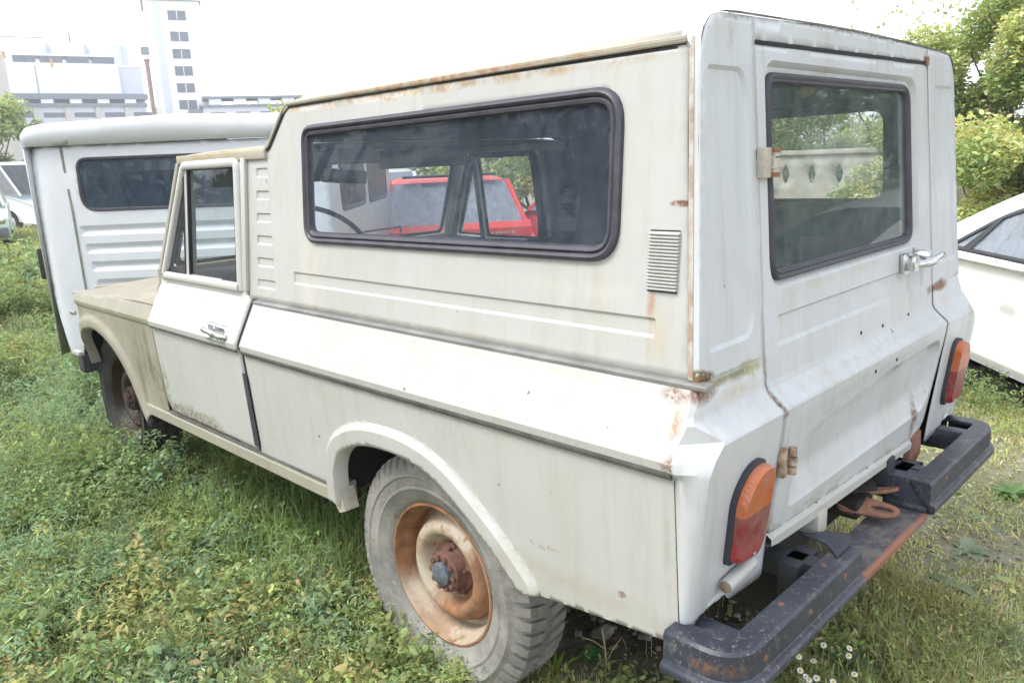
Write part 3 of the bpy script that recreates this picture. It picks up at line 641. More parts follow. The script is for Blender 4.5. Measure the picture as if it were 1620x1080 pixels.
pane('window_glass', WR, rmap, M['glass_rear'], wr, .020, -.017)
# black gap behind the door edges
def gapstrip(pts, wdt, name, par, off=.004):
    mb = MB(); v = []
    for x, z in pts: v += [(x-wdt, rp(z)+off, z), (x+wdt, rp(z)+off, z)]
    mb.add(v, [(2*i, 2*i+1, 2*i+3, 2*i+2) for i in range(len(pts)-1)]); return mb.build(name, M['gapblack'], par, 0)
gapstrip([(-.538, 1.72), (-.538, 1.4), (-.5445, 1.03), (-.544, 1.0), (-.5445, .968), (-.543, .94), (-.541, .93), (-.541, .87), (-.541, .62)], .012, 'door_gap', truck, .006)
gapstrip([(.494, 1.72), (.520, 1.4), (.545, 1.03), (.545, 1.0), (.545, .968), (.545, .94), (.544, .93), (.54, .87), (.52, .62)], .010, 'door_gap', truck, .006)
mb = MB(); mb.box((-.02, .083, 1.6955), (1.03, .006, .009), Matrix.Rotation(-.0095, 3, 'Y')); mb.build('door_gap', M['gapblack'], truck, 0)
# rusted bracket at the door's upper right corner
mb = MB(); mb.box((.480, .078, 1.706), (.016, .008, .024), bev=.002); mb.build('latch_plate', M['hook'], truck)
# hinges
for hx_, hz, hh in ((-.510, 1.452, .062), (-.522, .812, .066)):
    y0 = float(rp(hz)); mb = MB(); mb.box((hx_-.020, y0-.008, hz), (.036 if hz > 1 else .018, .018, hh), bev=.004); hg = mb.build('hinge', M['hinge'] if hz > 1 else M['hinge2'], truck)
    mb = MB(); nk = 3
    for k in range(nk):
        z0 = hz-hh/2+hh*k/nk; mb.tube([(hx_+.006, y0-.019, z0+.002), (hx_+.006, y0-.019, z0+hh/nk-.002)], .0095 if k != 1 else .011, 12)
    mb.build('hinge_knuckle', M['hinge'] if hz > 1 else M['hinge2'], hg, 40)
    if hz > 1:
        for zz in (hz+hh/2-.004, hz-hh/2+.008): mb = MB(); mb.tube([(hx_+.006, y0-.0195, zz-.007), (hx_+.006, y0-.0195, zz+.003)], .0102, 12); mb.build('hinge_cap', M['hook'], hg, 40)
    mb = MB(); mb.box((hx_+.022, y0-.004, hz), (.022, .006, hh*.7), bev=.002); mb.build('hinge_leaf', M['rear'], hg)
# tailgate handle
y0 = float(rp(1.15)); mb = MB()
mb.box((.285, y0-.010, 1.145), (.052, .016, .058), bev=.006); hn = mb.build('door_handle', M['chrome'], rd)
mb = MB(); mb.box((.285, y0-.028, 1.146), (.040, .03, .044), bev=.010); mb.build('push_button', M['chrome'], hn)
mb = MB(); mb.tube([(.315, y0-.022, 1.136), (.36, y0-.048, 1.140), (.42, y0-.058, 1.146), (.475, y0-.050, 1.150)], .012, 10, rr=[.012, .012, .0135, .010]); mb.build('grip', M['chrome'], hn, 50)
mb = MB(); mb.lathe([(.0005, .05), (.012, .048), (.017, .04), (.017, 0), (.022, -.002)], (.375, y0, 1.158), (0, -1, 0), 16); mb.build('lock_barrel', M['chrome'], hn, 40)
# small drill holes on the tail
mb = MB()
for x, z in ((-.02, 1.0), (.13, .992), (.12, .905), (-.03, .905), (.33, .99), (.05, .60), (-.28, .615), (-.10, .605)):
    y = float(rp(z)); mb = MB(); mb.lathe([(.0003, .0018), (.0045, .0018), (.005, .0)], (x, y, z), (0, -1, 0), 10); mb.build('screw_hole', M['gapblack'], rd, 40)
# tail valance below the door
mb = MB(); v = []; xs = np.linspace(-.54, .46, 30)
for x in xs:
    b = itp(x, [-.54, -.50, -.3, .46], [.606, .600, .588, .560]); t = itp(x, [-.534, .44], [.632, .588])
    v += [(x, rp(t)+.004, t), (x, rp(t)-.010, t-.010), (x, rp(t)-.010, b), (x, rp(t)+.03, b-.004)]
mb.add(v, [(4*i+j, 4*i+j+1, 4*i+5+j, 4*i+4+j) for i in range(29) for j in range(3)]); mb.build('tail_valance', M['side'], truck, 30)
for x, z, dz in ((-.27, .565, .06), (.20, .545, .09)):
    mb = MB(); mb.box((x, .03, z), (.055, .05, dz), bev=.006); mb.build('frame_bracket', M['side'] if x < 0 else M['gasket'], truck)
mb = MB(); mb.prism([(.46, .60), (.385, .585), (.36, .52), (.42, .50), (.47, .53)], 'y', .012, .03); mb.build('rusted_panel_corner', M['hook'], truck, 30)

# ---- roof
def roofz(x, y): return itp(abs(x), [0, .3, .6, .69, .722, .738], [1.0, .996, .985, .955, .90, 0.])
def strip_surface(name, mat, xs, ys, zf, par, smooth=40, inner=None):
    v = [(x, y, zf(x, y)) for y in ys for x in xs]; k = len(xs)
    mb = MB(); mb.add(v, [(j*k+i, j*k+i+1, (j+1)*k+i+1, (j+1)*k+i) for j in range(len(ys)-1) for i in range(k-1)])
    o = mb.build(name, mat, par, smooth, mats=[mat]+([inner] if inner else []), fix=False)
    md = o.modifiers.new('sheet thickness', 'SOLIDIFY'); md.thickness = .006; md.offset = -1
    if inner: md.material_offset = 1
    return o
xs = [-.742, -.738, -.728, -.71, -.67, -.6, -.45, -.25, 0, .25, .45, .6, .67, .71, .728, .738, .742]
strip_surface('hardtop_roof', M['gutter'], xs, [.104, .5, 1.0, 1.45, 1.555], lambda x, y: 1.686-.006*y+.058*(1-min(1, (abs(x)/.742))**6), truck, inner=M['dark'])
strip_surface('hardtop_front', M['gutter'], xs, [1.554, 1.585, 1.672, 1.705], lambda x, y: float(itp(y, [1.554, 1.585, 1.672, 1.705], [1.672, 1.655, 1.555, 1.540]))+.058*(1-min(1, (abs(x)/.742))**6), truck, inner=M['dark'])
strip_surface('cab_roof', M['gutter'], [x*1.015 for x in xs], [1.70, 2.0, 2.30, 2.36, 2.385], lambda x, y: float(itp(y, [1.7, 2.0, 2.30, 2.36, 2.385], [1.545, 1.55, 1.545, 1.53, 1.505]))+.022*(1-min(1, (abs(x)/.76))**6), truck, inner=M['dark'])
for sx in (-1, 1):
    mb = MB(); mb.box((sx*.738, 2.03, 1.531), (.05, .68, .03), bev=.006); mb.build('roof_side_rail', M['gutter'], truck)
    mb = MB(); mb.box((sx*.72, .85, 1.655), (.03, 1.45, .06), bev=.01); mb.build('roof_side_rail', M['dark'], truck)
# cross rails under the roof, dark
for y, z in ((.12, 1.69), (1.62, 1.585), (2.33, 1.525)):
    mb = MB(); mb.box((0, y, z), (1.40, .05, .045), bev=.01); mb.build('roof_rail', M['dark'], truck)
# ---- windscreen, frame, cowl, bonnet
wsm = lambda a, b, h: np.stack([a, 2.597-(b-1.09)*.455+h, b], 1)
WS = rpoly([(-.735, 1.105), (.735, 1.105), (.70, 1.505), (-.70, 1.505)], .05, 6)
wf = ring('windscreen', WS, wsm, M['rubber'], truck, [(-.012, 0), (-.008, .010), (.006, .012), (.014, .004), (.016, -.006)])
pane('windscreen_glass', WS, wsm, M['glass_cab'], wf, .010, 0)
mb = MB(); mb.box((0, 2.385, 1.522), (1.48, .03, .03), bev=.008); mb.build('windscreen_header', M['fender'], truck)
mb = MB(); mb.tube([(.16, 2.615, 1.10), (.24, 2.60, 1.155), (.47, 2.60, 1.16), (.475, 2.612, 1.13)], .006, 6); mb.build('wiper', M['black'], truck, 60)
bx = [-.860, -.84, -.80, -.70, -.5, -.25, 0, .25, .5, .7, .80, .84, .860]
def bz(x, y):
    e = float(itp(y, [2.55, 2.70, 3.2, 3.57], [.965, .966, .947, .928])); t = abs(x)/.858
    c = float(itp(y, [2.60, 2.72, 3.3, 3.50, 3.58], [1.045, 1.030, .985, .955, .93]))
    return e+(c-e)*(1-max(0, (t-.55)/.45)**1.6)
strip_surface('bonnet', M['bonnet'], bx, [2.556, 2.60, 2.66, 2.72, 2.9, 3.1, 3.3, 3.42, 3.50, 3.55, 3.58], bz, truck, 50, M['under'])
mb = MB(); v = []
for y, z, sc_ in ((2.72, 1.066, 1), (2.735, 1.093, .97), (2.615, 1.098, .97), (2.60, 1.10, .98)): v += [(-.55*sc_, y, z), (.55*sc_, y, z)]
mb.add(v, [(0, 1, 3, 2), (2, 3, 5, 4), (4, 5, 7, 6), (0, 2, 4, 6), (1, 7, 5, 3)]); mb.build('cowl_vent', M['bonnet'], truck, 30)
mb = MB(); mb.box((0, 2.585, 1.06), (1.60, .06, .09), bev=.01); mb.build('cowl', M['bonnet'], truck)
for sx in (-1, 1):
    mb = MB(); mb.prism([(2.556, .93), (2.64, .93), (2.62, 1.0), (2.59, 1.04), (2.556, 1.07)], 'x', sx*.77, sx*.815); mb.build('cowl_side', M['bonnet'], truck, 30, .008)
mb = MB(); mb.box((0, 3.575, .77), (1.50, .03, .34), bev=.01); gr = mb.build('front_grille', M['fender'], truck)
for sx in (-1, 1):
    mb = MB(); mb.lathe([(.0005, .01), (.06, .008), (.085, 0), (.095, -.01)], (sx*.58, 3.60, .78), (0, 1, 0), 24); mb.build('headlamp', M['chrome'], gr)
mb = MB(); mb.box((0, 3.62, .56), (1.72, .08, .11), bev=.012); mb.build('front_bumper', M['bumper'], truck)
mb = MB(); mb.box((-.868, 3.60, .615), (.03, .10, .02), bev=.004); mb.build('bumper_cap', M['side'], truck)
# ---- inside: floor, dashboard, steering wheel, mirror, visors, seats
mb = MB(); mb.box((0, 1.95, .56), (1.18, 3.2, .03)); mb.box((0, 2.05, .53), (1.60, 1.2, .03)); mb.build('floor_pan', M['under'], truck, 0)
mb = MB(); mb.box((0, .07, .78), (1.5, .02, .5)); mb.box((-.79, 1.0, .90), (.02, 1.5, .18)); mb.box((.79, 1.0, .90), (.02, 1.5, .18)); mb.box((0, 1.0, .86), (1.58, 1.6, .03)); mb.build('inner_lining', M['dark'], truck, 0)
mb = MB(); mb.prism([(2.56, 1.085), (2.36, 1.07), (2.30, 1.02), (2.33, .86), (2.56, .80)], 'x', -.76, .76); ds = mb.build('dashboard', M['dark'], truck, 40, .01)
mb = MB(); c0 = Vector((-.36, 2.03, 1.175)); ax = Vector((0, -.72, .69)); a = Vector((1, 0, 0)); b = ax.cross(a)
mb.tube([c0+(a*math.cos(t)+b*math.sin(t))*.205 for t in np.linspace(0, 2*PI, 41)], .011, 8, False); mb.tube([c0-ax*.04+a*-.19, c0-ax*.05, c0-ax*.04+a*.19], .009, 6); mb.tube([c0-ax*.05, c0-ax*.35], .02, 8)
mb.build('steering_wheel', M['black'], truck, 60)
mb = MB(); mb.box((-.06, 2.29, 1.437), (.235, .025, .062), Matrix.Rotation(.1, 3, 'Y'), .02); mi = mb.build('interior_mirror', M['black'], truck)
mb = MB(); mb.tube([(-.06, 2.30, 1.46), (-.06, 2.35, 1.53)], .005, 6); mb.build('mirror_stem', M['black'], mi)
for x0, x1, dz in ((-.66, -.12, -.04), (.14, .68, 0)):
    mb = MB(); mb.box(((x0+x1)/2, 2.29, 1.50+dz*.5), (x1-x0, .02, .085-dz), Matrix.Rotation(.35, 3, 'X'), .01); mb.build('sun_visor', M['visor'], truck)
for x in (-.40, .34):
    mb = MB(); mb.box((x, 1.88, .74), (.56, .48, .14), bev=.04); st = mb.build('seat', M['visor'], truck)
    mb = MB(); mb.box((x, 1.64, .96), (.56, .10, .36), Matrix.Rotation(.12, 3, 'X'), .04); mb.build('seat_back', M['visor'], st)
mb = MB(); mb.tube([(.70, 1.84, 1.44), (.74, 1.86, 1.25), (.76, 1.88, .8)], .012, 6); mb.build('seat_belt', M['visor'], truck)
# ---- chassis
mb = MB()
for x in (-.42, .42): mb.box((x, 1.7, .44), (.09, 3.4, .11))
mb.box((0, .14, .47), (.84, .07, .10)); mb.build('chassis_frame', M['under'], truck, 0)
for y in (WY, WFY):
    mb = MB(); mb.tube([(-.66, y, .335), (.66, y, .335)], .045, 12); mb.lathe([(.001, -.12), (.10, -.1), (.13, 0), (.10, .1), (.001, .12)], (.15, y, .335), (1, 0, 0), 20); mb.build('axle', M['under'], truck, 40)
mb = MB(); mb.tube([(-.15, .35, .40), (.25, .45, .40)], .09, 16); mb.build('exhaust_silencer', M['under'], truck, 40)
# ---- wheels
def wheel(x, y, z, sx, R, mats, steer=0., lug=True, flat=True):
    w_ = empty('wheel', (x, y, z)); w_.parent = truck; w_.rotation_euler = (0, 0, steer)
    n = 96; TW = .082
    tp = [(.212, -.052), (.218, -.066), (.235, -.080), (.262, -.090), (.265, -.0925), (.270, -.0925), (.273, -.0905), (.300, -.0945), (.303, -.0975), (.309, -.0975), (.312, -.0945), (R-.030, -.088), (R-.012, -.078), (R-.003, -.060), (R, -.03), (R, .03), (R-.003, .060), (R-.012, .078), (R-.030, .088), (.29, .096), (.235, .080), (.212, .052)]
    v = []; 
    for r, h in tp:
        for k in range(n):
            t = 2*PI*k/n; v.append([sx*-h, r*math.cos(t), r*math.sin(t)])
    fc = [(i*n+k, i*n+(k+1) % n, (i+1)*n+(k+1) % n, (i+1)*n+k) for i in range(len(tp)-1) for k in range(n)]
    b0 = len(v)
    if lug:   # shoulder blocks of the cross-country tread
        L = 54
        for k in range(L):
            for s2 in (-1, 1):
                t0 = 2*PI*(k+.5*(s2 > 0))/L; dt = 2*PI/L*.30
                sec = [(R-.034, .0905), (R-.010, .085), (R+.010, .070), (R+.010, .012), (R-.004, .012)]
                base = len(v)
                for tt in (t0-dt, t0+dt):
                    for r, h in sec: v.append([sx*s2*h, r*math.cos(tt+(.07-h)*.6), r*math.sin(tt+(.07-h)*.6)])
                m = len(sec); fc += [(base+j, base+j+1, base+m+j+1, base+m+j) for j in range(m-1)]+[tuple(base+j for j in range(m)), tuple(base+m+j for j in range(m))]
    v = np.array(v)
    if flat:  # the carcass has sunk: bottom pressed level and the side wall bulging out
        fl = -(z-.004); low = v[:, 2] < fl+.075
        s = np.clip((fl+.10-v[:, 2])/.11, 0, 1)
        v[:, 0] *= 1+.24*sstep(s)*(np.hypot(v[:, 1], v[:, 2]) > .225)
        v[:, 2] = np.where(low, np.maximum(fl+(v[:, 2]-fl)*.12+.004, v[:, 2]), v[:, 2])
        v[:, 2] = np.maximum(v[:, 2], fl)
    mb = MB(); mb.add(v, fc); mb.build('tyre', mats[0], w_, 35, fix=False)
    rp_ = [(.212, -.050), (.2185, -.060), (.217, -.068), (.209, -.070), (.204, -.060), (.200, -.040), (.190, -.030), (.186, -.010), (.184, .012), (.176, .018), (.168, .010), (.161, -.012), (.150, -.034), (.137, -.045), (.124, -.047), (.113, -.041), (.104, -.028), (.096, -.010), (.088, -.003), (.060, -.003), (.0005, -.003)]
    mb = MB(); mb.lathe([(r, -h) for r, h in rp_], (0, 0, 0), (sx, 0, 0), 72); rim = mb.build('rim', mats[1], w_, 45)
    mb = MB(); mb.lathe([(.0795, .0), (.078, .012), (.066, .016), (.062, .026), (.060, .050), (.050, .056), (.038, .057)], (0, 0, 0), (sx, 0, 0), 40)
    for k in range(10):
        t = 2*PI*k/10; mb.lathe([(.0085, .050), (.0085, .063), (.0005, .064)], (0, .047*math.cos(t), .047*math.sin(t)), (sx, 0, 0), 6)
    for k in range(5):
        t = 2*PI*(k+.3)/5; mb.lathe([(.013, .0), (.013, .018), (.006, .022), (.006, .034), (.0005, .035)], (0, .0705*math.cos(t), .0705*math.sin(t)), (sx, 0, 0), 6)
    mb.build('hub', mats[2], rim, 35)
    mb = MB(); mb.lathe([(.038, .052), (.036, .068), (.026, .074), (.0005, .075)], (0, 0, 0), (sx, 0, 0), 12); mb.build('hub_cap', mats[3], rim, 30)
    return w_
WM = (M['tyre'], M['rim'], M['hub'], M['hubcap']); WM2 = (M['tyre2'], M['rim2'], M['hub2'], M['hub2'])
wheel(-.715, WY-.003, .316, -1, .356, WM); wheel(.715, WY, .345, 1, .36, WM2, flat=False)
wheel(-.69, WFY+.15, .385, -1, .325, WM2, -.04); wheel(.700, WFY, .350, 1, .36, WM2, -.04)
# ---- rear bumper: two deep channels on a lower step plate
def seg(x0, x1, name, ends):
    """section in (y, z), swept in x with rounded ends turned forward"""
    sec = [(.0, .541), (-.003, .549), (-.050, .549), (-.055, .5435), (-.055, .490), (-.058, .486), (-.065, .484), (-.069, .478), (-.069, .468), (-.065, .463), (-.052, .461)]
    pts = []; rr = .045; yb0 = -.016
    a = ends[0]; b = ends[1]
    stations = []
    # left end
    for t in np.linspace(PI, PI/2, 6): stations.append((x0+rr+rr*math.cos(t), rr*math.sin(t)-rr, t))
    for t in np.linspace(PI/2, 0, 6): stations.append((x1-rr+rr*math.cos(t), rr*math.sin(t)-rr, t))
    v = []; k = len(sec)
    def row(x, y, n): return [(x+n[0]*(-(sy)), y-n[1]*(-(sy)), sz) for sy, sz in sec]
    P = []
    # forward returns
    P.append((x0, yb0-.0+(ends[0] or 0), (-1, 0))); P.append((x0, yb0-.02, (-1, 0)))
    for t in np.linspace(PI, PI/2, 6)[1:]: P.append((x0+.02+.02*math.cos(t), yb0-.02-.02*math.sin(t), (math.cos(t), math.sin(t))))
    if ends[1] is None: P.append((x1, yb0-.04, (0, 1)))
    else:
        for t in np.linspace(PI/2, 0, 6)[:-1]: P.append((x1-.02+.02*math.cos(t), yb0-.02-.02*math.sin(t), (math.cos(t), math.sin(t))))
        P.append((x1, yb0-.02, (1, 0))); P.append((x1, yb0+ends[1], (1, 0)))
    if ends[0] is None: P = [(x0, yb0-.04, (0, 1))]+P[7:]
    for x, y, nn in P: v += [(x+nn[0]*(-sy), y-nn[1]*(-sy), sz) for sy, sz in sec]
    mb = MB(); m = len(P)
    mb.add(v, [(i*k+j, i*k+j+1, (i+1)*k+j+1, (i+1)*k+j) for i in range(m-1) for j in range(k-1)]+([tuple(range(k))] if ends[0] is None else [])+([tuple(range((m-1)*k, m*k))] if ends[1] is None else []))
    o = mb.build(name, M['bumper'], truck, 32); md = o.modifiers.new('sheet thickness', 'SOLIDIFY'); md.thickness = .005; md.offset = 0
    return o
b1 = seg(-.842, -.325, 'bumper_section', (.072, None)); b2 = seg(.17, .772, 'bumper_section', (None, .05))
mb = MB(); mb.box((.176, -.045, .504), (.012, .112, .090), bev=.004); mb.box((.215, -.028, .5465), (.085, .085, .007), bev=.002); mb.box((.176, -.045, .470), (.022, .122, .016), bev=.005); mb.build('end_plate', M['bumper'], b2)
mb = MB()
v = []; XS = [(-.42, .0), (-.33, -.001), (-.2, .0), (.18, .0), (.30, .0)]
mb.prism([(-.84, -.04), (-.84, -.098), (-.40, -.112), (-.33, -.100), (-.25, -.096), (.12, -.098), (.20, -.112), (.83, -.098), (.83, -.04), (.2, -.02), (.14, .02), (-.14, .01), (-.28, -.0)], 'z', .452, .459); mb.build('step_plate', M['plate'], truck, 30, .003)
mb = MB(); v = []
for x in np.linspace(-.33, .17, 16):
    v += [(x, -.092, .4595), (x, -.102, .4598), (x, -.108, .455), (x, -.108, .442)]
mb.add(v, [(4*i+j, 4*i+j+1, 4*i+5+j, 4*i+4+j) for i in range(15) for j in range(3)]); mb.build('step_plate_edge', M['plate'], truck, 50)
mb = MB(); mb.prism([(-.345, .03), (-.285, -.02), (-.27, -.065), (-.33, -.085), (-.40, -.085), (-.355, -.04)], 'z', .552, .5555); mb.build('bent_bracket', M['bumper'], truck, 30)
for x in (-.44, -.80, .27, .68):
    mb = MB(); mb.box((x, .06, .515), (.05 if abs(x) > .4 else .06, .24, .07 if x != -.80 else .04), bev=.006)
    if x in (-.44, .27): mb.box((x, -.01, .50), (.11, .05, .10), bev=.006)
    mb.build('bumper_stay', M['bumper'] if x != -.44 else M['gasket'], truck)
# bolts and holes on the bumper
mb = MB()
for x, z in ((-.42, .525), (-.60, .52), (-.80, .515), (.30, .525), (.75, .525)): mb = MB(); mb.lathe([(.0003, .003), (.007, .003), (.0075, 0)], (x, -.1115, z), (0, -1, 0), 10); mb.build('bolt', M['hook'], b1 if x < 0 else b2, 40)
for x in (-.45, -.66): mb = MB(); mb.lathe([(.0003, .002), (.006, .002), (.008, 0)], (x, -.075, .550), (0, 0, 1), 10); mb.build('bolt', M['hook'], b1, 40)
# tow jaw: rusty pintle plates and loop
tow = empty('tow_hitch', (0, 0, .52)); tow.parent = truck
mb = MB(); mb.box((.05, .07, -.03), (.12, .10, .05), bev=.01); mb.prism([(-.03, .05), (.05, -.01), (.12, .03), (.09, .10)], 'z', .024, .030); mb.build('jaw', M['under'], tow)
def looped(c, rx, ry, tilt, n=26):
    return [Vector(c)+Matrix.Rotation(tilt, 3, 'X')@Vector((rx*math.cos(t), ry*math.sin(t), 0)) for t in np.linspace(0, 2*PI, n)]
def hookplate(c, L, W_, rot, name):
    o_ = rpoly([(-L/2, -W_*.5), (L*.30, -W_*.42), (L/2, -W_*.05), (L*.42, W_*.3), (-L*.2, W_*.5), (-L/2, W_*.25)], W_*.35, 5); hole = [(L*.20+.030*math.cos(t), .010*math.sin(t)) for t in np.linspace(0, 2*PI, 14, endpoint=False)]
    R_ = Matrix.Rotation(rot[2], 3, 'Z')@Matrix.Rotation(rot[1], 3, 'Y')@Matrix.Rotation(rot[0], 3, 'X')
    mp_ = lambda a, b, h: np.array([tuple(Vector(c)+R_@Vector((x, y, z))) for x, y, z in zip(a, b, h)])
    return panel(name, o_, mp_, M['hook'], tow, holes=[hole], grid=.02, thick=.010)
hookplate((.035, .005, -.02), .17, .075, (.35, .12, -1.15), 'hook_plate'); hookplate((.125, .02, -.005), .13, .055, (-.2, -.15, -1.0), 'hook_plate')

# ================================================================== GROUND
gm = N('weedy soil')
c = gm.mix(gm.ramp(gm.noise(1.1, 6, .65), .40, .62), (.28, .255, .18), (.20, .22, .11))
c = gm.mix(gm.ramp(gm.noise(9, 6, .7), .5, .68), c, (.36, .34, .29)); c = gm.mix(gm.ramp(gm.noise(45, 5, .7), .55, .7), c, (.14, .125, .09))
xyz = gm.n('SeparateXYZ', i_0=gm.co())
# bare dark earth below the parked pickup
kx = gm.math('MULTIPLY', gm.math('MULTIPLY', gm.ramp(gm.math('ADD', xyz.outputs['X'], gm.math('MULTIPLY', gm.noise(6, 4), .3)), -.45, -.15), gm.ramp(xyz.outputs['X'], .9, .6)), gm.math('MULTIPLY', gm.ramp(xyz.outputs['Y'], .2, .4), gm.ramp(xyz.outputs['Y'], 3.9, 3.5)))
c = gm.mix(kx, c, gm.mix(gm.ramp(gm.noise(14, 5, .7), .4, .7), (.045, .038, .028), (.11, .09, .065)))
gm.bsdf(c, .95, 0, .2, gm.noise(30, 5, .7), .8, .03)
def gh(x, y):
    h = .05*math.sin(x*.9+1.3)*math.sin(y*.7+.4)+.02*math.sin(x*3.1)*math.sin(y*2.7+1)
    near = min(1, max(0, (math.hypot(x*.9, y-1.7)-1.6)/2.2)); return h*near-.004
gx = sorted(set([round(x, 3) for x in np.concatenate([np.linspace(-12, 14, 105), [-1500, -700, -300, -120, -60, -30, -20, 20, 30, 60, 120, 300, 700, 1500]])]))
gy = sorted(set([round(x, 3) for x in np.concatenate([np.linspace(-8, 20, 113), [-1500, -700, -300, -120, -60, -30, -15, 30, 60, 120, 300, 700, 1500]])]))
v = [(x, y, gh(x, y) if abs(x) < 14 and -8 < y < 20 else -.004) for y in gy for x in gx]; k = len(gx)
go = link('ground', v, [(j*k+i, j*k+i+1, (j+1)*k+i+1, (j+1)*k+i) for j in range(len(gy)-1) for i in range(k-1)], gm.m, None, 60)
tag(go, kind='structure')

# ================================================================== PLANTS as leaf meshes
def leafmat(name, rough=.55, sat=1.):
    n = N(name); at = n.n('VertexColor'); at.layer_name = 'tint'
    col = at.outputs[0]
    b = n.bsdf(col, .75, 0, .12); tl = n.n('BsdfTranslucent', i_Color=n.mix(.5, col, (.42, .48, .12)))
    mx = n.n('MixShader', i_0=.5, i_1=b, i_2=tl); n.t.links.new(mx.outputs[0], n.out.inputs[0]); return n.m
LM = leafmat('leaf and grass green')
def bulk(name, V, F, Cc, mat=LM, parent=None):
    """V (n,3), F (m,k) one face size, Cc (n,3) leaf colours"""
    me = bpy.data.meshes.new(name); V = np.asarray(V, np.float32); F = np.asarray(F, np.int32); k = F.shape[1]
    me.vertices.add(len(V)); me.vertices.foreach_set('co', V.ravel()); me.loops.add(F.size); me.loops.foreach_set('vertex_index', F.ravel())
    me.polygons.add(len(F)); me.polygons.foreach_set('loop_start', np.arange(0, F.size, k, dtype=np.int32)); me.polygons.foreach_set('loop_total', np.full(len(F), k, np.int32))
    a = me.color_attributes.new('tint', 'FLOAT_COLOR', 'POINT'); cc = np.ones((len(V), 4), np.float32); cc[:, :3] = Cc; a.data.foreach_set('color', cc.ravel())
    me.update(calc_edges=True); me.validate(); me.shade_smooth()
    o = bpy.data.objects.new(name, me); C.objects.link(o); me.materials.append(mat)
    if parent: o.parent = parent
    return o
def leaves(P, size, rng_, col, var=.25, droop=.4, aspect=.55, updir=None):
    """P (n,3) leaf bases; each leaf a folded pointed blade of 6 verts, 4 quads"""
    n = len(P); az = rng_.uniform(0, 2*PI, n); el = rng_.normal(.25, .5, n); s = size*rng_.uniform(.6, 1.35, n)
    d = np.stack([np.cos(az)*np.cos(el), np.sin(az)*np.cos(el), np.sin(el)], 1)
    side = np.cross(d, [0, 0, 1.])+rng_.normal(0, .35, (n, 3)); side /= np.linalg.norm(side, axis=1)[:, None]
    upv = np.cross(side, d); w_ = (s*aspect*.5)[:, None]; L = s[:, None]
    b0 = P; m1 = P+d*L*.35-upv*L*.0; m2 = P+d*L*.72-upv*L*.06*droop*2; tip = P+d*L-upv*L*.2*droop
    v = np.stack([b0, m1+side*w_+upv*w_*.3, m1-side*w_+upv*w_*.3, m2+side*w_*.8+upv*w_*.1, m2-side*w_*.8+upv*w_*.1, tip], 1)
    f0 = np.array([[0, 1, 2], [1, 3, 2], [2, 3, 4], [3, 5, 4]]); F = (f0[None]+(np.arange(n)*6)[:, None, None]).reshape(-1, 3)
    base = np.asarray(col); 
    if base.ndim == 1: base = np.repeat(base[None], n, 0)
    k = (1+rng_.normal(0, var, n)).clip(.35, 1.9)[:, None]; cc = base*k*(1+rng_.normal(0, .08, (n, 3)))
    return v.reshape(-1, 3), F, np.repeat(cc.clip(.004, .9), 6, 0)
def blades(P, h, wd, rng_, col, lean=.5, var=.25):
    n = len(P); az = rng_.uniform(0, 2*PI, n); hh = h*rng_.uniform(.45, 1.3, n); ln = np.abs(rng_.normal(0, lean, n))
    d = np.stack([np.cos(az), np.sin(az), np.zeros(n)], 1); sd_ = np.stack([-np.sin(az), np.cos(az), np.zeros(n)], 1); w_ = wd*rng_.uniform(.6, 1.4, n)
    rows = []
    for t, ww in ((0, 1.), (.4, .85), (.75, .5)):
        q = P+d*(ln*hh*t*t)[:, None]*1.2+np.array([0, 0, 1.])*(hh*(t-.25*ln.clip(0, 1)*t*t))[:, None]
        rows += [q+sd_*(w_*ww*.5)[:, None], q-sd_*(w_*ww*.5)[:, None]]
    t = 1.; rows.append(P+d*(ln*hh)[:, None]*1.2+np.array([0, 0, 1.])*(hh*(1-.3*ln.clip(0, 1)))[:, None])
    v = np.stack(rows, 1); f0 = np.array([[0, 1, 3], [0, 3, 2], [2, 3, 5], [2, 5, 4], [4, 5, 6]]); F = (f0[None]+(np.arange(n)*7)[:, None, None]).reshape(-1, 3)
    base = np.asarray(col)
    if base.ndim == 1: base = np.repeat(base[None], n, 0)
    cc = base*(1+rng_.normal(0, var, n)).clip(.3, 2)[:, None]*(1+rng_.normal(0, .07, (n, 3)))
    return v.reshape(-1, 3), F, np.repeat(cc.clip(.004, .9), 7, 0)
def cat(parts):
    V, F, K = [], [], []; b = 0
    for v, f_, k in parts: V.append(v); F.append(f_+b); K.append(k); b += len(v)
    return np.concatenate(V), np.concatenate(F), np.concatenate(K)
def vn(x, y, s, seed):
    """smooth value noise"""
    r = np.random.default_rng(seed).random((64, 64)); X = x/s+100; Y = y/s+100; xi = np.floor(X).astype(int); yi = np.floor(Y).astype(int); fx = sstep(X-xi); fy = sstep(Y-yi)
    g = lambda a, b: r[a % 64, b % 64]
    return (g(xi, yi)*(1-fx)+g(xi+1, yi)*fx)*(1-fy)+(g(xi, yi+1)*(1-fx)+g(xi+1, yi+1)*fx)*fy
GH = np.vectorize(gh)
def scatter(n, near=1.2, far=24, power=1.6):
    """random ground points seen by the lens, denser close by"""
    u = rng.random(n); D = near+(far-near)*u**power; lat = rng.uniform(-.80, .80, n)*D*1.0
    P = np.array(CAM)[None]+np.array(FH)[None]*D[:, None]+np.array(RH)[None]*lat[:, None]; return P[:, 0], P[:, 1], D
def under(x, y): return (x > np.where(y < 1.25, -.62, -.40)) & (x < .78) & (y > .28) & (y < 3.5)
G_DARK, G_MID, G_LIGHT, G_YEL, G_DRY, G_BLUE = (.16, .22, .10), (.27, .36, .16), (.36, .43, .18), (.46, .45, .20), (.50, .44, .29), (.25, .36, .22)
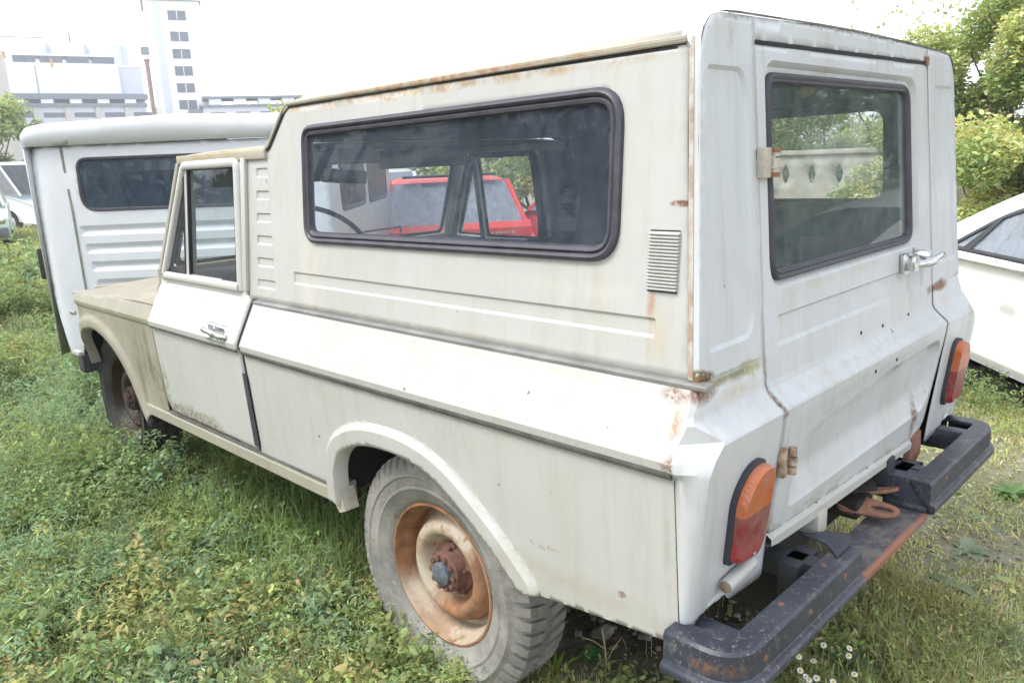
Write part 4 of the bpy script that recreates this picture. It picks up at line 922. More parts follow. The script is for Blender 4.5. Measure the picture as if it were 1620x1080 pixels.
def pick(x, y, right):
    n1 = vn(x, y, .55, 1); n2 = vn(x, y, .23, 2); r = rng.random(len(x)); pal = np.array([G_DARK, G_MID, G_LIGHT, G_YEL, G_DRY, G_BLUE, (.42, .27, .14)])
    idx = np.where(n1 < .38, 5, np.where(n1 < .62, 1, 2)); idx = np.where((n2 > .6) & (r < .55), 3, idx); idx = np.where((n2 < .30) & (r < .4), 0, idx)
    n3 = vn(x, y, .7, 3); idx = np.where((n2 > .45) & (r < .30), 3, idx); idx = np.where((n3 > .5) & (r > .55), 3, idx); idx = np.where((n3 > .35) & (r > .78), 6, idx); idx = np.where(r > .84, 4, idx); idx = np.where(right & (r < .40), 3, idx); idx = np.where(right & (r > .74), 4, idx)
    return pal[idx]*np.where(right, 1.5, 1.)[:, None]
parts = []
# short grass everywhere
x, y, D = scatter(340000); right = (x-.3*y) > .6
dens = vn(x, y, .5, 5)*.5+vn(x, y, .17, 6)*.5; keep = (rng.random(len(x)) < np.where(under(x, y), .03, np.clip((dens-.20)*2.8, .04, 1))); x, y, D, right = x[keep], y[keep], D[keep], right[keep]
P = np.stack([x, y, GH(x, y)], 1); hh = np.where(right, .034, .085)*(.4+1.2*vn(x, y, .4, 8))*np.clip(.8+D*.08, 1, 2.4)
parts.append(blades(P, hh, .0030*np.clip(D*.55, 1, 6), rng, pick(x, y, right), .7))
# creeping weeds: small round leaves, narrow leaves, each in its own drifts
for n_, sz, asp, sd_n, lo in ((110000, .0115, .6, 9, .42), (160000, .023, .18, 29, .32), (90000, .017, .4, 39, .40), (22000, .034, .45, 49, .44)):
    x, y, D = scatter(n_, 1.2, 20, 1.6); right = (x-.3*y) > .6
    keep = (rng.random(len(x)) < np.where(under(x, y), .02, np.where(right, .3, 1)*np.clip((vn(x, y, .42, sd_n)*.6+vn(x, y, .13, sd_n+1)*.4-lo)*4, .02, 1))); x, y, D, right = x[keep], y[keep], D[keep], right[keep]
    P = np.stack([x, y, GH(x, y)+rng.random(len(x))**1.3*np.where(right, .03, .12)*(.3+vn(x, y, .4, 8))], 1)
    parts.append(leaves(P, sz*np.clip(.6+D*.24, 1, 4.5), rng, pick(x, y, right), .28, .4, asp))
vv, ff, kk = cat(parts); go2 = bulk('grass', vv, ff, kk); tag(go2, 'short mixed green and yellowing grass and creeping weeds on the ground', 'grass', kind='stuff')
# taller feathery weeds, left of the pickup
parts = []
def weedpatch(cx, cy, r, n, h, col, sz, rg, asp=None):
    a = rg.uniform(0, 2*PI, n); rr = r*np.sqrt(rg.random(n)); bx_ = cx+rr*np.cos(a); by_ = cy+rr*np.sin(a); ps = []; stems = []
    m = 44; t = rg.random((n, m)); la = rg.uniform(0, 2*PI, n); ll = rg.uniform(0, .35, n)
    X = bx_[:, None]+np.cos(la)[:, None]*ll[:, None]*t*t*h+rg.normal(0, .018, (n, m)); Y = by_[:, None]+np.sin(la)[:, None]*ll[:, None]*t*t*h+rg.normal(0, .018, (n, m))
    hs_ = h*rg.uniform(.5, 1.15, n)[:, None]; Z = t*hs_+GH(bx_, by_)[:, None]
    return leaves(np.stack([X.ravel(), Y.ravel(), Z.ravel()], 1), sz, rg, np.asarray(col)*rg.uniform(.8, 1.25), .3, .4, asp or rg.choice([.18, .3, .55]))
x, y, D = scatter(2600, 1.8, 16, 1.3)
ok = ((x < -.80) | (y > 3.9)) & (x < 1.8) & ((vn(x, y, .8, 12) > .40) | ((y > 2.2) & (rng.random(len(x)) < .5)))
for i in np.where(ok)[0]:
    c_ = (G_BLUE, G_MID, G_LIGHT, G_LIGHT, G_YEL, G_BLUE)[rng.integers(6)]
    parts.append(weedpatch(x[i], y[i], .10+.02*D[i], int(8+D[i]*.8), min(.50, .045+.042*D[i])*rng.uniform(.5, 1.25), c_, (.012+.0052*D[i])*rng.uniform(.6, 1.4), rng))
vv, ff, kk = cat(parts); tag(bulk('tall_weeds', vv, ff, kk), 'taller leafy weeds crowding the ground left of the white pickup', 'weeds', kind='stuff')

# ================================================================== OTHER VEHICLES
def carpaint(name, col, rough=.25, dirt=.1):
    n = N(name); c = n.mix(n.math('MULTIPLY', n.ramp(n.noise(4, 5, .7), .4, .75), dirt*2), col, (.4, .38, .33))
    xyz = n.n('SeparateXYZ', i_0=n.co()); k = n.ramp(n.math('ADD', xyz.outputs['Z'], n.math('MULTIPLY', n.noise(8, 4), .15)), .42, .28)
    c = n.mix(n.math('MULTIPLY', k, n.ramp(n.noise(16, 5, .8), .4, .6, .2, .8)), c, (.36, .33, .24)); n.bsdf(c, rough, 0, .5, n.noise(3, 2), .05, .01); return n.m
M['cartyre'] = simple('car tyre', (.03, .03, .03), .85); M['hubsilver'] = simple('silver wheel cover', (.45, .45, .47), .35, .6)
M['plate_w'] = simple('pale number plate', (.7, .7, .68), .5)
M['grey_bump'] = simple('grey plastic bumper', (.16, .17, .20), .6)
def car_ends(t, L, W, wx, bump, lamps):
    R = .30
    mb = MB(); mb.box((-.02, 0, .42), (.16, W-.04, .20), bev=.04); mb.build('bumper', M[bump], t)
    mb = MB(); mb.box((L, 0, .40), (.16, W-.06, .20), bev=.04); mb.build('bumper', M[bump], t)
    if lamps:
        for y in (-1, 1):
            mb = MB(); mb.box((.0, y*(W/2-.17), .66), (.04, .26, .15), bev=.012); mb.build('tail_lamp', M['red'], t)
            mb = MB(); mb.box((L-.03, y*(W/2-.22), .63), (.05, .30, .14), bev=.02); mb.build('headlight', M['chrome'], t)
    mb = MB(); mb.box((-.025, 0, .60), (.015, .50, .11), bev=.003); mb.build('number_plate', M['plate_w'], t)
    for x in wx:
        for y in (-1, 1):
            mb = MB(); mb.lathe([(.18, .075), (.28, .085), (R, .06), (R, -.06), (.28, -.085), (.18, -.075)], (x, y*(W/2-.10), R), (0, y, 0), 28); wl_ = mb.build('wheel', M['cartyre'], t, 40)
            mb = MB(); mb.lathe([(.001, .055), (.07, .06), (.10, .045), (.17, .05), (.185, .07)], (x, y*(W/2-.10), R), (0, y, 0), 20); mb.build('rim', M['hubsilver'], wl_, 40)
def car(name, label, loc, heading, paint, L=4.0, W=1.65, zb=.22, belt=.86, roof=1.36, prof_=None, gh_=None, group=None, gl='glass_far', wx=(.78, 3.05), bump='grey_bump', lamps=True, cat_='car', green=True):
    """heading: level direction of the nose; local x runs from tail (0) to nose (L)"""
    hd = Vector(heading).normalized(); rz = math.atan2(hd.y, hd.x)
    t = empty(name, loc, label, cat_, group, rz)
    R = .30; ar = R+.06
    def arch(x): return [(x+ar*math.cos(a), .30+ar*math.sin(a)) for a in np.linspace(PI, 0, 12)]
    low = [(0.03, zb+.05), (.10, zb)]+[p for p in arch(wx[0]) if p[1] >= zb]+[p for p in arch(wx[1]) if p[1] >= zb]+[(L-.10, zb), (L-.02, zb+.08)]
    up_ = prof_ or [(L, .55), (L-.06, .70), (L-.25, .78), (L-1.05, belt), (.05, belt+.01), (0, belt-.06)]
    pl = low+up_; m = len(pl); v = []
    secs = [(-W/2+.05, .955), (-W/2+.008, .985), (-W/2, 1.), (W/2, 1.), (W/2-.008, .985), (W/2-.05, .955)]
    for y, s in secs: v += [(L/2+(x-L/2)*s, y, .5+(z-.5)*(s if z > .5 else 1)) for x, z in pl]
    fc = [(i*m+k, i*m+(k+1) % m, (i+1)*m+(k+1) % m, (i+1)*m+k) for i in range(5) for k in range(m)]+[tuple(range(m)), tuple(range(5*m, 6*m))]
    mb = MB(); mb.add(v, fc); mb.build('body', paint, t, 28)
    if not green:
        car_ends(t, L, W, wx, bump, lamps); return t
    xr0, xr1, xf1, xf0 = gh_ or (.10, .55, 2.25, 2.98)    # belt rear, roof rear, roof front, belt front
    wb, wt = W/2-.05, W/2-.20
    def fr_(s, z, xr, xf, wdt): return [(xr, -wdt, z), (xf, -wdt, z), (xf, wdt, z), (xr, wdt, z)]
    bl = fr_(0, belt-.01, xr0, xf0, wb); mid = fr_(0, belt+(roof-belt)*.9, xr0+(xr1-xr0)*.88, xf0+(xf1-xf0)*.9, wt+.015); tp = fr_(0, roof, xr1+.06, xf1-.08, wt-.08)
    # pillars as bars, roof skin, glass panes between
    mb = MB(); mb.add(mid+tp, [(0, 1, 5, 4), (1, 2, 6, 5), (2, 3, 7, 6), (3, 0, 4, 7), (4, 5, 6, 7), (0, 3, 2, 1)]); rf = mb.build('roof', paint, t, 50, .03)
    def lerp(a, b, s): return tuple(a[i]+(b[i]-a[i])*s for i in range(3))
    xm = [.0, .30, .64, 1.]
    for side in ((0, 1), (3, 2)):
        for s in xm:
            a = lerp(bl[side[0]], bl[side[1]], s); b = lerp(mid[side[0]], mid[side[1]], s); mb = MB(); mb.tube([a, b], .030 if s in (0., 1.) else .022, 6); mb.build('window_pillar', paint, t, 50)
    def q(nm, a, b, c_, d, off):
        P = [Vector(p) for p in (a, b, c_, d)]; cen = sum(P, Vector())/4; nn = (P[1]-P[0]).cross(P[3]-P[0]).normalized()
        if nn.dot(cen-Vector((L/2, 0, .9))) < 0: nn = -nn
        P = [p+nn*off for p in P]; return link(nm, P, [(0, 1, 2, 3)], M[gl], t, 0)
    q('rear_window', bl[0], bl[3], mid[3], mid[0], .004); q('windscreen', bl[1], bl[2], mid[2], mid[1], .004)
    for side in ((0, 1), (3, 2)):
        for s0, s1 in zip(xm[:-1], xm[1:]):
            q('side_window', lerp(bl[side[0]], bl[side[1]], s0), lerp(bl[side[0]], bl[side[1]], s1), lerp(mid[side[0]], mid[side[1]], s1), lerp(mid[side[0]], mid[side[1]], s0), .012)
    mb = MB(); mb.box((L*.38, 0, .55), (L*.55, W-.25, .5)); mb.build('cabin_floor', M['dark'], t, 0)
    for x in (wx[0]+.55, wx[0]+1.35):
        for y in (-.36, .36):
            mb = MB(); mb.box((x, y, .95), (.14, .46, .55), bev=.05); mb.build('seat_back', M['dark'], t)
    car_ends(t, L, W, wx, bump, lamps); return t
def vat(px, py, D):
    """point seen at a picture position, at a real distance ahead"""
    d = r2*((px-810)/FPX)+u2*((540-py)/FPX)+f; return Vector(CAM)+d*(D/d.dot(FH))
# red hatchbacks beyond the pickup
redp = carpaint('faded red car paint', (.62, .045, .035), .3, .05)
def redcar(D, px, label, heading):
    p = vat(px, 400, D); hd = Vector(heading).normalized(); sd_ = Vector((-hd.y, hd.x, 0))
    t = car('red_hatchback', label, (p.x, p.y, -.07), heading, redp, 3.8, 1.62, belt=.90, roof=1.37, gh_=(.06, .42, 2.2, 2.95), group='faded red hatchbacks beyond the pickup', gl='glass_pale', prof_=[(3.8, .52), (3.74, .70), (3.5, .76), (2.85, .90), (.04, .91), (0, .85)])
    mb = MB(); mb.box((.36, 0, 1.40), (.10, 1.0, .03), bev=.01); mb.build('tail_spoiler', M['black'], t)
    for y, w2 in ((.52, .20), (-.50, .26)):
        mb = MB()
        for k in range(6): mb.box((-.012, y+(k-2.5)*w2/6, .80), (.008, w2/8, .022))
        mb.build('badge_lettering', M['chrome'], t, 0)
    return t
redcar(8.3, 722, 'faded red hatchback seen from behind through the long side window of the pickup', (.60, .80, 0))
redcar(8.0, 1150, 'red hatchback whose rounded tail edge shows low in the tailgate window beside the hinge', (.35, .94, 0))
# white saloon at the right
wp = carpaint('white saloon paint', (.85, .85, .84), .2, .03)
S0 = Vector((3.1, .56, 0)); sdir = Vector((.73, .68, 0)).normalized(); nside = Vector((-sdir.y, sdir.x, 0))
# left flank lies on the plane through S0
org = S0-sdir*2.62-nside*.86; 
ws = car('white_saloon_car', 'clean white car with dark windows parked right of the pickup tail', (org.x, org.y, -.13), sdir, wp, 4.4, 1.72, zb=.16, belt=.93, roof=1.0, gh_=None or (.6, .8, 2.0, 2.6), wx=(.85, 3.75), prof_=[(4.4, .55), (4.34, .70), (4.0, .83), (3.6, .90), (.40, .93), (.06, .88), (0, .72)], green=False)
# curved cabin: a rail from boot to bonnet, side glass below it
OUT = smooth_line([(.55, .90), (.95, 1.20), (1.35, 1.38), (1.8, 1.44), (2.2, 1.40), (2.6, 1.28), (3.0, 1.12), (3.35, .97), (3.55, .90)], 5)
for sg in (-1, 1):
    wm = lambda x, z, h: np.stack([x, sg*(.86-.012-(z-.9)*.42+h), z], 1)
    hol = rpoly([(.95, .955), (3.02, .955), (2.62, 1.16), (2.2, 1.295), (1.8, 1.345), (1.40, 1.30)], [.03, .02, .1, .1, .1, .1], 5)
    cs_ = panel('cabin_side', OUT, wm, wp, ws, holes=[hol], out=(0, 0, 1) if 0 else (0, sg, 0), grid=.06, inner=M['dark'], thick=.02) if 0 else None
    L0 = [p_ for p_ in OUT]
    cs_ = link('cabin_side', *(lambda P_, F_: (P_, F_))(*[None, None])) if 0 else panel('cabin_side', L0, wm, wp, ws, holes=[hol], out=((-sdir.y*sg, sdir.x*sg, 0)) if 0 else (0, sg, 0), grid=.06, inner=M['dark'], thick=.012)
    rg_ = ring('window_trim', hol, wm, M['black'], cs_, [(-.012, .002), (.0, .006), (.010, .004), (.012, -.008)], .04); pane('side_window', hol, wm, M['glass_pale'], rg_, .004, -.006)
    mb = MB(); a0 = wm(np.array([2.78, 2.87, 2.66, 2.59]), np.array([.955, .955, 1.13, 1.165]), np.full(4, .006)); mb.add(a0, [(0, 1, 2, 3)]); mb.build('window_divider', M['black'], cs_, 0)
    mb = MB(); a0 = wm(np.array([1.62, 1.70, 1.72, 1.66]), np.array([.955, .955, 1.33, 1.325]), np.full(4, .006)); mb.add(a0, [(0, 1, 2, 3)]); mb.build('window_divider', M['black'], cs_, 0)
mb = MB(); k = 7; v = []
for x_, z_ in OUT:
    wv_ = .848-(z_-.9)*.42
    for t_ in np.linspace(-1, 1, k): v.append((x_, wv_*t_, z_+.035*(1-t_*t_)*min(1, (z_-.88)/.3)))
nO = len(OUT); q_ = [(i*k+j, i*k+j+1, (i+1)*k+j+1, (i+1)*k+j) for i in range(nO-1) for j in range(k-1)]
roof_f = [fq for fq in q_ if (9 <= fq[0]//k < 21)]; gl_f = [fq for fq in q_ if not (9 <= fq[0]//k < 21)]
def used(v_, f_):
    ids = sorted({i for q in f_ for i in q}); mp_ = {i: j for j, i in enumerate(ids)}; return [v_[i] for i in ids], [tuple(mp_[i] for i in q) for q in f_]
mb.add(*used(v, roof_f)); mb.build('roof', wp, ws, 60, fix=False)
for nm_, lo_q, hi_q in (('rear_window', 0, 9), ('windscreen', 21, 999)):
    mb = MB(); mb.add(*used(v, [q for q in gl_f if lo_q <= q[0]//k < hi_q])); mb.build(nm_, M['glass_far'], ws, 60, fix=False)
mb = MB(); mb.box((2.2, 0, .5), (3.0, 1.5, .75)); mb.build('cabin_tub', M['dark'], ws, 0)
mb = MB(); mb.box((2.35, -.865*-1, .74), (.16, .02, .03), bev=.008); mb.build('door_handle', wp, ws)
mb = MB(); mb.box((2.2, .862, .40), (2.3, .012, .05), bev=.004); mb.build('side_strip', wp, ws)
# old tyre lying by the white car
p = vat(1588, 585, 4.75)
mb = MB(); mb.lathe([(.17, -.05), (.19, -.075), (.25, -.085), (.275, -.05), (.28, 0), (.275, .05), (.25, .085), (.19, .075), (.17, .05)], (0, 0, .06), (.15, .1, 1), 32)
o = mb.build('old_tyre', M['cartyre'], None, 40); o.location = (p.x, p.y, -.06); tag(o, 'black worn tyre lying in the grass beneath the white car', 'tyre')
# white estate glimpsed through the windscreen
p = vat(585, 330, 11.5)
car('white_estate_car', 'white estate car with dark glass seen through the windscreen of the pickup', (p.x, p.y, -.05), (.62, .78, 0), carpaint('white estate paint', (.66, .68, .68), .3), 4.2, 1.7, belt=.95, roof=1.45, gh_=(.08, .45, 2.4, 3.1), gl='glass_pale')
p = vat(18, 372, 20.5)
car('pale_green_car', 'small pale green car parked at far left beside the white van', (p.x-.6, p.y+.5, -.02), (-.25, -.97, 0), carpaint('pale green paint', (.50, .60, .52), .3), 3.7, 1.55, belt=.95, roof=1.48)
p = vat(0, 330, 26)
car('dark_blue_van', 'dark blue van with a white roof behind the pale green car', (p.x-1.6, p.y, 0), (.5, -.86, 0), carpaint('white roof paint', (.70, .72, .74), .3), 4.6, 1.8, belt=1.05, roof=2.0, gh_=(.05, .15, 3.2, 4.0), wx=(.8, 3.5), cat_='van')

# ---- the white van: its window end faces us
U0 = vat(66, 400, 5.55); U0.z = 0
van = empty('white_van', tuple(U0), 'white van with ribbed panel and dark window behind the pickup bonnet', 'van', None, math.atan2(RH.y, RH.x))
vp = carpaint('dusty white van paint', (.66, .68, .72), .35, .12)
# local x = to the right, y = away from the lens
def vmap(x, z, h): return np.stack([x, -h+.035*np.clip((z-1.25)/.6, 0, 1)**2+.05*np.clip((.12-x)/.12, 0, 1)**2, z], 1)
VWI = rpoly([(.335, 1.255), (1.66, 1.25), (1.66, 1.60), (.335, 1.605)], [.11, .11, .07, .07], 6)
vo_ = rpoly([(.09, .24), (1.98, .22), (2.04, .40), (2.04, 1.60), (1.98, 1.69), (.04, 1.695), (.0, 1.60), (.0, .75), (.05, .45)], [.02, .05, .05, .05, .02, .02, .05, .1, .1], 4)
ribs_ = [rrect(.29+.02*i, 1.085-.125*i, 1.80, 1.155-.125*i, .02, 3) for i in range(7)]
vf = panel('window_panel', vo_, vmap, vp, van, holes=[inset(VWI, .01)], embs=[(r_, -.018 if 1 else 0, .030) for r_ in ribs_], out=(0, -1, 0), grid=.04, inner=M['dark'], thick=.02)
wv = ring('window', VWI, vmap, M['rubber'], van, [(-.008, 0), (-.004, .008), (.010, .006), (.016, -.004)], .05); pane('window_glass', VWI, vmap, M['glass_van'], wv, .012, -.003)
mb = MB()
for z, y, x in ((.30, .03, .265), (1.66, .02, .235)): pass
v = [(.262, -.004, .26), (.276, -.004, .26), (.256, -.004, 1.25), (.272, -.004, 1.25), (.232, .014, 1.69), (.252, .014, 1.69)]
mb.add(v, [(0, 1, 3, 2), (2, 3, 5, 4)]); M['vseam'] = simple('mossy dirt seam', (.24, .25, .20), .8, 0, .4, 12); mb.build('panel_seam', M['vseam'], van, 0)
# shell behind the panel
def vsec(o, zt, zs=.24): return [(0.0+o, zs), (0.0+o, 1.69), (-.004+o, 1.72), (-.002+o, 1.72+(zt-1.72)*.5), (.03+o, 1.72+(zt-1.72)*.85), (.12+o, zt), (1.02, zt+.03), (1.90-o, zt), (2.01-o, 1.72+(zt-1.72)*.85), (2.042-o, 1.72+(zt-1.72)*.5), (2.044-o, 1.72), (2.04-o, 1.69), (2.04-o, zs)]
mb = MB(); v = []; rows = [(-.010, vsec(.03, 1.725, 1.70)), (-.014, vsec(.004, 1.80, 1.70)), (-.004, vsec(.002, 1.825, 1.70)), (.03, vsec(0, 1.838)), (2.9, vsec(0, 1.838))]; m = 13
for i_, (y, sc2) in enumerate(rows): v += [(x, y, 1.697 if i_ == 0 else z) for x, z in sc2]
mb.add(v, [(i*m+k, i*m+k+1, (i+1)*m+k+1, (i+1)*m+k) for i in range(4) for k in range(m-1)]); o = mb.build('body_shell', vp, van, 45, mats=[vp, M['dark']]); md = o.modifiers.new('sheet thickness', 'SOLIDIFY'); md.thickness = .012; md.offset = 0
mb = MB(); mb.box((1.02, -.008, 1.700), (2.04, .016, .012), bev=.003); mb.build('gutter', M['vseam'], van)
mb = MB(); mb.box((.262, -.02, 1.715), (.10, .02, .03), bev=.008); mb.build('gutter_bracket', M['vseam'], van)
mb = MB(); mb.box((-.010, .08, 1.05), (.03, .05, 1.25), bev=.01); mb.build('edge_rubber', M['gapblack'], van)
mb = MB(); mb.box((-.03, .06, .90), (.05, .06, .22), bev=.015); ml = mb.build('corner_lamp', M['black'], van)
for y0_, y1_ in ((.35, 1.35), (1.55, 2.6)):
    lp_ = rpoly([(y0_, 1.16), (y1_, 1.16), (y1_, 1.58), (y0_, 1.58)], .09, 6); sm_ = lambda y, z, h: np.stack([np.full(len(y), 2.045)+h, y, z], 1)
    sw_ = ring('side_window', lp_, sm_, M['rubber'], van, [(-.01, 0), (0, .012), (.02, .010), (.024, .004)], .06); pane('window_glass', lp_, sm_, M['black'], sw_, .02, .006)
for x in (.62, 1.22):
    mb = MB(); mb.box((x, .55, 1.20), (.50, .12, .62), bev=.09); mb.build('seat_back', M['dark'], van)
mb = MB(); mb.box((1.0, 2.9, .85), (2.0, .03, 1.25)); mb.box((.2, 2.9, 1.72), (.4, .03, .3)); mb.box((1.55, 2.9, 1.6), (.9, .03, .5)); mb.build('rear_wall', M['dark'], van, 0)
mb = MB(); mb.box((1.0, 1.5, .40), (2.0, 2.8, .10)); mb.build('floor', M['under'], van, 0)
for x in (.12, 1.92):
    mb = MB(); mb.lathe([(.001, .10), (.2, .10), (.30, .08), (.32, .0), (.30, -.08), (.2, -.1), (.001, -.1)], (x, 1.0, .31), (1, 0, 0), 24); mb.build('wheel', M['cartyre'], van, 40)

# ================================================================== FENCE
conc = simple('weathered pale concrete', (.40, .38, .30), .9, 0, .3, 5, .5); conc2 = simple('yellowed concrete post', (.46, .40, .26), .9, 0, .25, 6, .5)
fence = empty('concrete_fence', (8.0, 2.0, 0), 'low concrete panel fence with diamond shaped openings behind the cars', 'fence')
FX, HT = 0., 1.42
for i in range(8):
    y0 = -12+i*2.4-2.0; dz = 0
    if i in (3, 4, 5, 6, 7, 8): 
        dia = []
        for k in range(6):
            cy = y0+.32+k*.352; dia.append([(cy+.060*sx_, 1.12+.125*sz_) for sx_, sz_ in ((0, -1), (.6, -.6), (.9, 0), (.6, .6), (0, 1), (-.6, .6), (-.9, 0), (-.6, -.6))])
        fm = lambda y, z, h: np.stack([np.full(len(y), FX-.0)-h, y, z], 1)
        pnl = panel('panel', [(y0+.07, 0), (y0+2.33, 0), (y0+2.33, HT-.05), (y0+.07, HT-.05)], fm, conc, fence, holes=dia, embs=[([(y0+.16, .12), (y0+2.24, .12), (y0+2.24, .78), (y0+.16, .78)], -.02, .03)], out=(-1, 0, 0), grid=.15, thick=.06)
    else:
        mb = MB(); mb.box((.03, y0+1.2, .68), (.06, 2.26, 1.36), bev=.01); mb.build('panel', conc, fence)
    mb = MB(); mb.box((.0, y0, .71), (.15, .14, 1.46), bev=.012); mb.build('post', conc2, fence)
    mb = MB(); mb.box((.02, y0+1.2, HT-.025), (.12, 2.26, .06), bev=.01); mb.build('top_rail', conc, fence)

# ================================================================== TREES AND SHRUBS
LMT = leafmat('tree leaf green', .5)
bark = simple('grey brown bark', (.13, .105, .08), .95, 0, .3, 14, .7)
def shrub(name, label, x, y, w_, h, n, col, size=.075, group=None, trunk_h=.5, z0=0, cat_='shrub', gap=.5, spray=0):
    rg = np.random.default_rng(int(abs(x*97+y*31)*10)+3); t = empty(name, (x, y, z0), label, cat_, group)
    mb = MB(); tips = []
    nb = 9
    for k in range(nb):
        a = 2*PI*k/nb+rg.uniform(-.3, .3); rr = w_*.5*rg.uniform(.35, .8); zz = h*rg.uniform(.5, .95); p = [Vector((0, 0, -.1))]
        for s in (.25, .5, .75, 1.): p.append(Vector((rr*math.cos(a)*s**1.3+rg.normal(0, .03)*w_, rr*math.sin(a)*s**1.3+rg.normal(0, .03)*w_, zz*s)))
        mb.tube(p, .03, 6, True, [.05*h/3, .038*h/3, .025*h/3, .014*h/3, .006*h/3]); tips += p[2:]
    mb.build('trunk', bark, t, 60)
    # clumps through the crown, unevenly spread
    nc = int(46*gap*2); ca = rg.uniform(0, 2*PI, nc); cr_ = np.sqrt(rg.random(nc)); cz = rg.random(nc)**.75
    env = np.sin(np.clip(cz, .02, 1)*PI*.62+.42)
    cx, cy, czz = cr_*env*w_*.5*np.cos(ca), cr_*env*w_*.5*np.sin(ca), .10*h+cz*h*.86
    rad = rg.uniform(.10, .24, nc)*w_*.6; tone = rg.uniform(.8, 1.3, nc); ci = rg.choice(nc, n, p=rad**2/(rad**2).sum())
    d = rg.normal(0, 1, (n, 3)); d /= np.linalg.norm(d, axis=1)[:, None]; rr = rg.random(n)**.45
    P = np.stack([cx[ci], cy[ci], czz[ci]], 1)+d*(rad[ci]*rr)[:, None]*np.array([1, 1, .8])
    if spray:
        m = spray*26; sa = rg.uniform(0, 2*PI, spray); sl_ = rg.uniform(.2, .5, spray)*h; s = rg.random((spray, 26)); bx2 = rg.uniform(-.35, .35, spray)*w_; by2 = rg.uniform(-.35, .35, spray)*w_
        Q = np.stack([bx2[:, None]+np.cos(sa)[:, None]*.25*sl_[:, None]*s, by2[:, None]+np.sin(sa)[:, None]*.25*sl_[:, None]*s, h*.82+sl_[:, None]*s], 2).reshape(-1, 3)+rg.normal(0, .05, (m, 3)); P = np.concatenate([P, Q]); ci = np.concatenate([ci, rg.integers(0, nc, m)])
    P = P[P[:, 2] > .02]; ci = ci[:len(P)]
    base = np.array(col)[None]*tone[ci][:, None]; yl = rg.random(len(P)) < .13; base[yl] = np.array([.52, .50, .16])
    base[:, 0] *= 1+.5*(tone[ci]-1)
    v_, f_, k_ = leaves(P, size, rg, base, .22); bulk('crown', v_, f_, k_, LMT, t); return t
YG, MG, BG_ = (.46, .54, .25), (.43, .52, .25), (.36, .46, .26)
GT = 'leafy trees and shrubs around the yard'
shrub('leafy_tree', 'tall light green tree with airy top behind the white car, rightmost', 9.0, -.3, 3.8, 3.9, 40000, YG, .07, GT, cat_='tree', spray=20)
shrub('leafy_tree', 'light green tree directly right of the pickup roof corner', 8.3, 1.5, 2.8, 3.05, 50000, MG, .060, GT, cat_='tree', spray=26)
shrub('leafy_tree', 'loose light green tree between the roof corner tree and the rightmost tree', 8.2, .55, 2.6, 2.75, 36000, MG, .064, GT, cat_='tree', spray=20)
shrub('leafy_shrub', 'yellowish green shrub low behind the white car roof', 6.7, .95, 2.6, 1.75, 34000, YG, .055, GT)
shrub('leafy_shrub', 'broad green shrub at the right edge above the white car windows', 7.0, -.6, 2.6, 2.2, 32000, MG, .058, GT)
shrub('leafy_tree', 'tree with thin sprays above the pickup roof at upper right', 9.4, 2.9, 2.6, 2.75, 30000, MG, .066, GT, cat_='tree', spray=18)
shrub('leafy_shrub', 'green creeper shrub over the fence in the right part of the tailgate window', 7.72, 2.75, 1.1, 1.28, 5000, YG, .06, GT)
shrub('leafy_tree', 'dense green tree above the fence in the tailgate window', 9.6, 4.7, 3.4, 2.6, 34000, MG, .07, GT, cat_='tree')
shrub('leafy_tree', 'dense pale green tree above the fence at the left of the tailgate window', 10.6, 7.2, 3.6, 2.6, 30000, YG, .075, GT, cat_='tree')
shrub('leafy_tree', 'green tree seen through the right door window beyond the red car', 7.2, 7.6, 3.2, 2.4, 26000, MG, .08, GT, cat_='tree')
shrub('leafy_tree', 'pale green tree seen through the windscreen above the red car', 6.2, 10.5, 4.0, 2.4, 18000, YG, .11, GT, cat_='tree')
shrub('leafy_tree', 'far green tree seen beside the mirror through the windscreen', 4.6, 14.5, 4.0, 1.8, 12000, YG, .12, GT, cat_='tree')
p = vat(8, 300, 34); shrub('leafy_tree', 'round green tree above the parked cars at far left', p.x-.5, p.y, 5.0, 4.6, 14000, BG_, .19, GT, cat_='tree')
OG = 'trees standing outside the picture'; LMT = LMT
for x, y, w_, h in ((-7.5, 5.0, 4.5, 6.5), (-10, 9.5, 5, 8), (-6.8, 12.0, 5, 8), (-9.5, 1.0, 4.5, 6.5), (9.8, -2.6, 3.8, 4.4), (9.9, -6.4, 4, 4.6)):
    shrub('leafy_tree', 'dense green tree standing outside the picture', x, y, w_, h, 6000, (.14, .20, .09), .24, OG, cat_='tree')

# ================================================================== FACTORY BEHIND
bw = simple('pale factory render', (.86, .86, .86), .85, 0, .06, .2, 0); bb = simple('pale blue cladding', (.62, .66, .78), .7, 0, .06, .2, 0); bd = simple('grey roof slab', (.17, .20, .25), .8, 0, .1, .3, 0)
bwin = simple('dark blue window band', (.10, .12, .17), .3, 0, .2, .5, 0); bbe = simple('beige silo concrete', (.56, .53, .48), .85, 0, .08, .3, 0); bred = simple('red brown pipe', (.24, .12, .09), .7, 0, .2, .5, 0); bo = simple('orange machinery', (.65, .35, .08), .6)
def bld(name, label, D, px, cat_='building', group=None):
    p = vat(px, 250, D); dr = Vector((p.x-CAM[0], p.y-CAM[1], 0)).normalized(); return empty(name, (p.x, p.y, 0), label, cat_, group, math.atan2(-dr.x, dr.y))
def bx_(t, name, mat, x0, x1, z0, z1, y0=0., y1=8., bev=0):
    mb = MB(); mb.box(((x0+x1)/2, (y0+y1)/2, (z0+z1)/2), (x1-x0, y1-y0, z1-z0), bev=bev); return mb.build(name, mat, t, 0)
k_ = .0932   # metres per picture pixel at that distance
t = bld('office_tower', 'tall narrow white tower block with one column of dark windows', 120, 259)
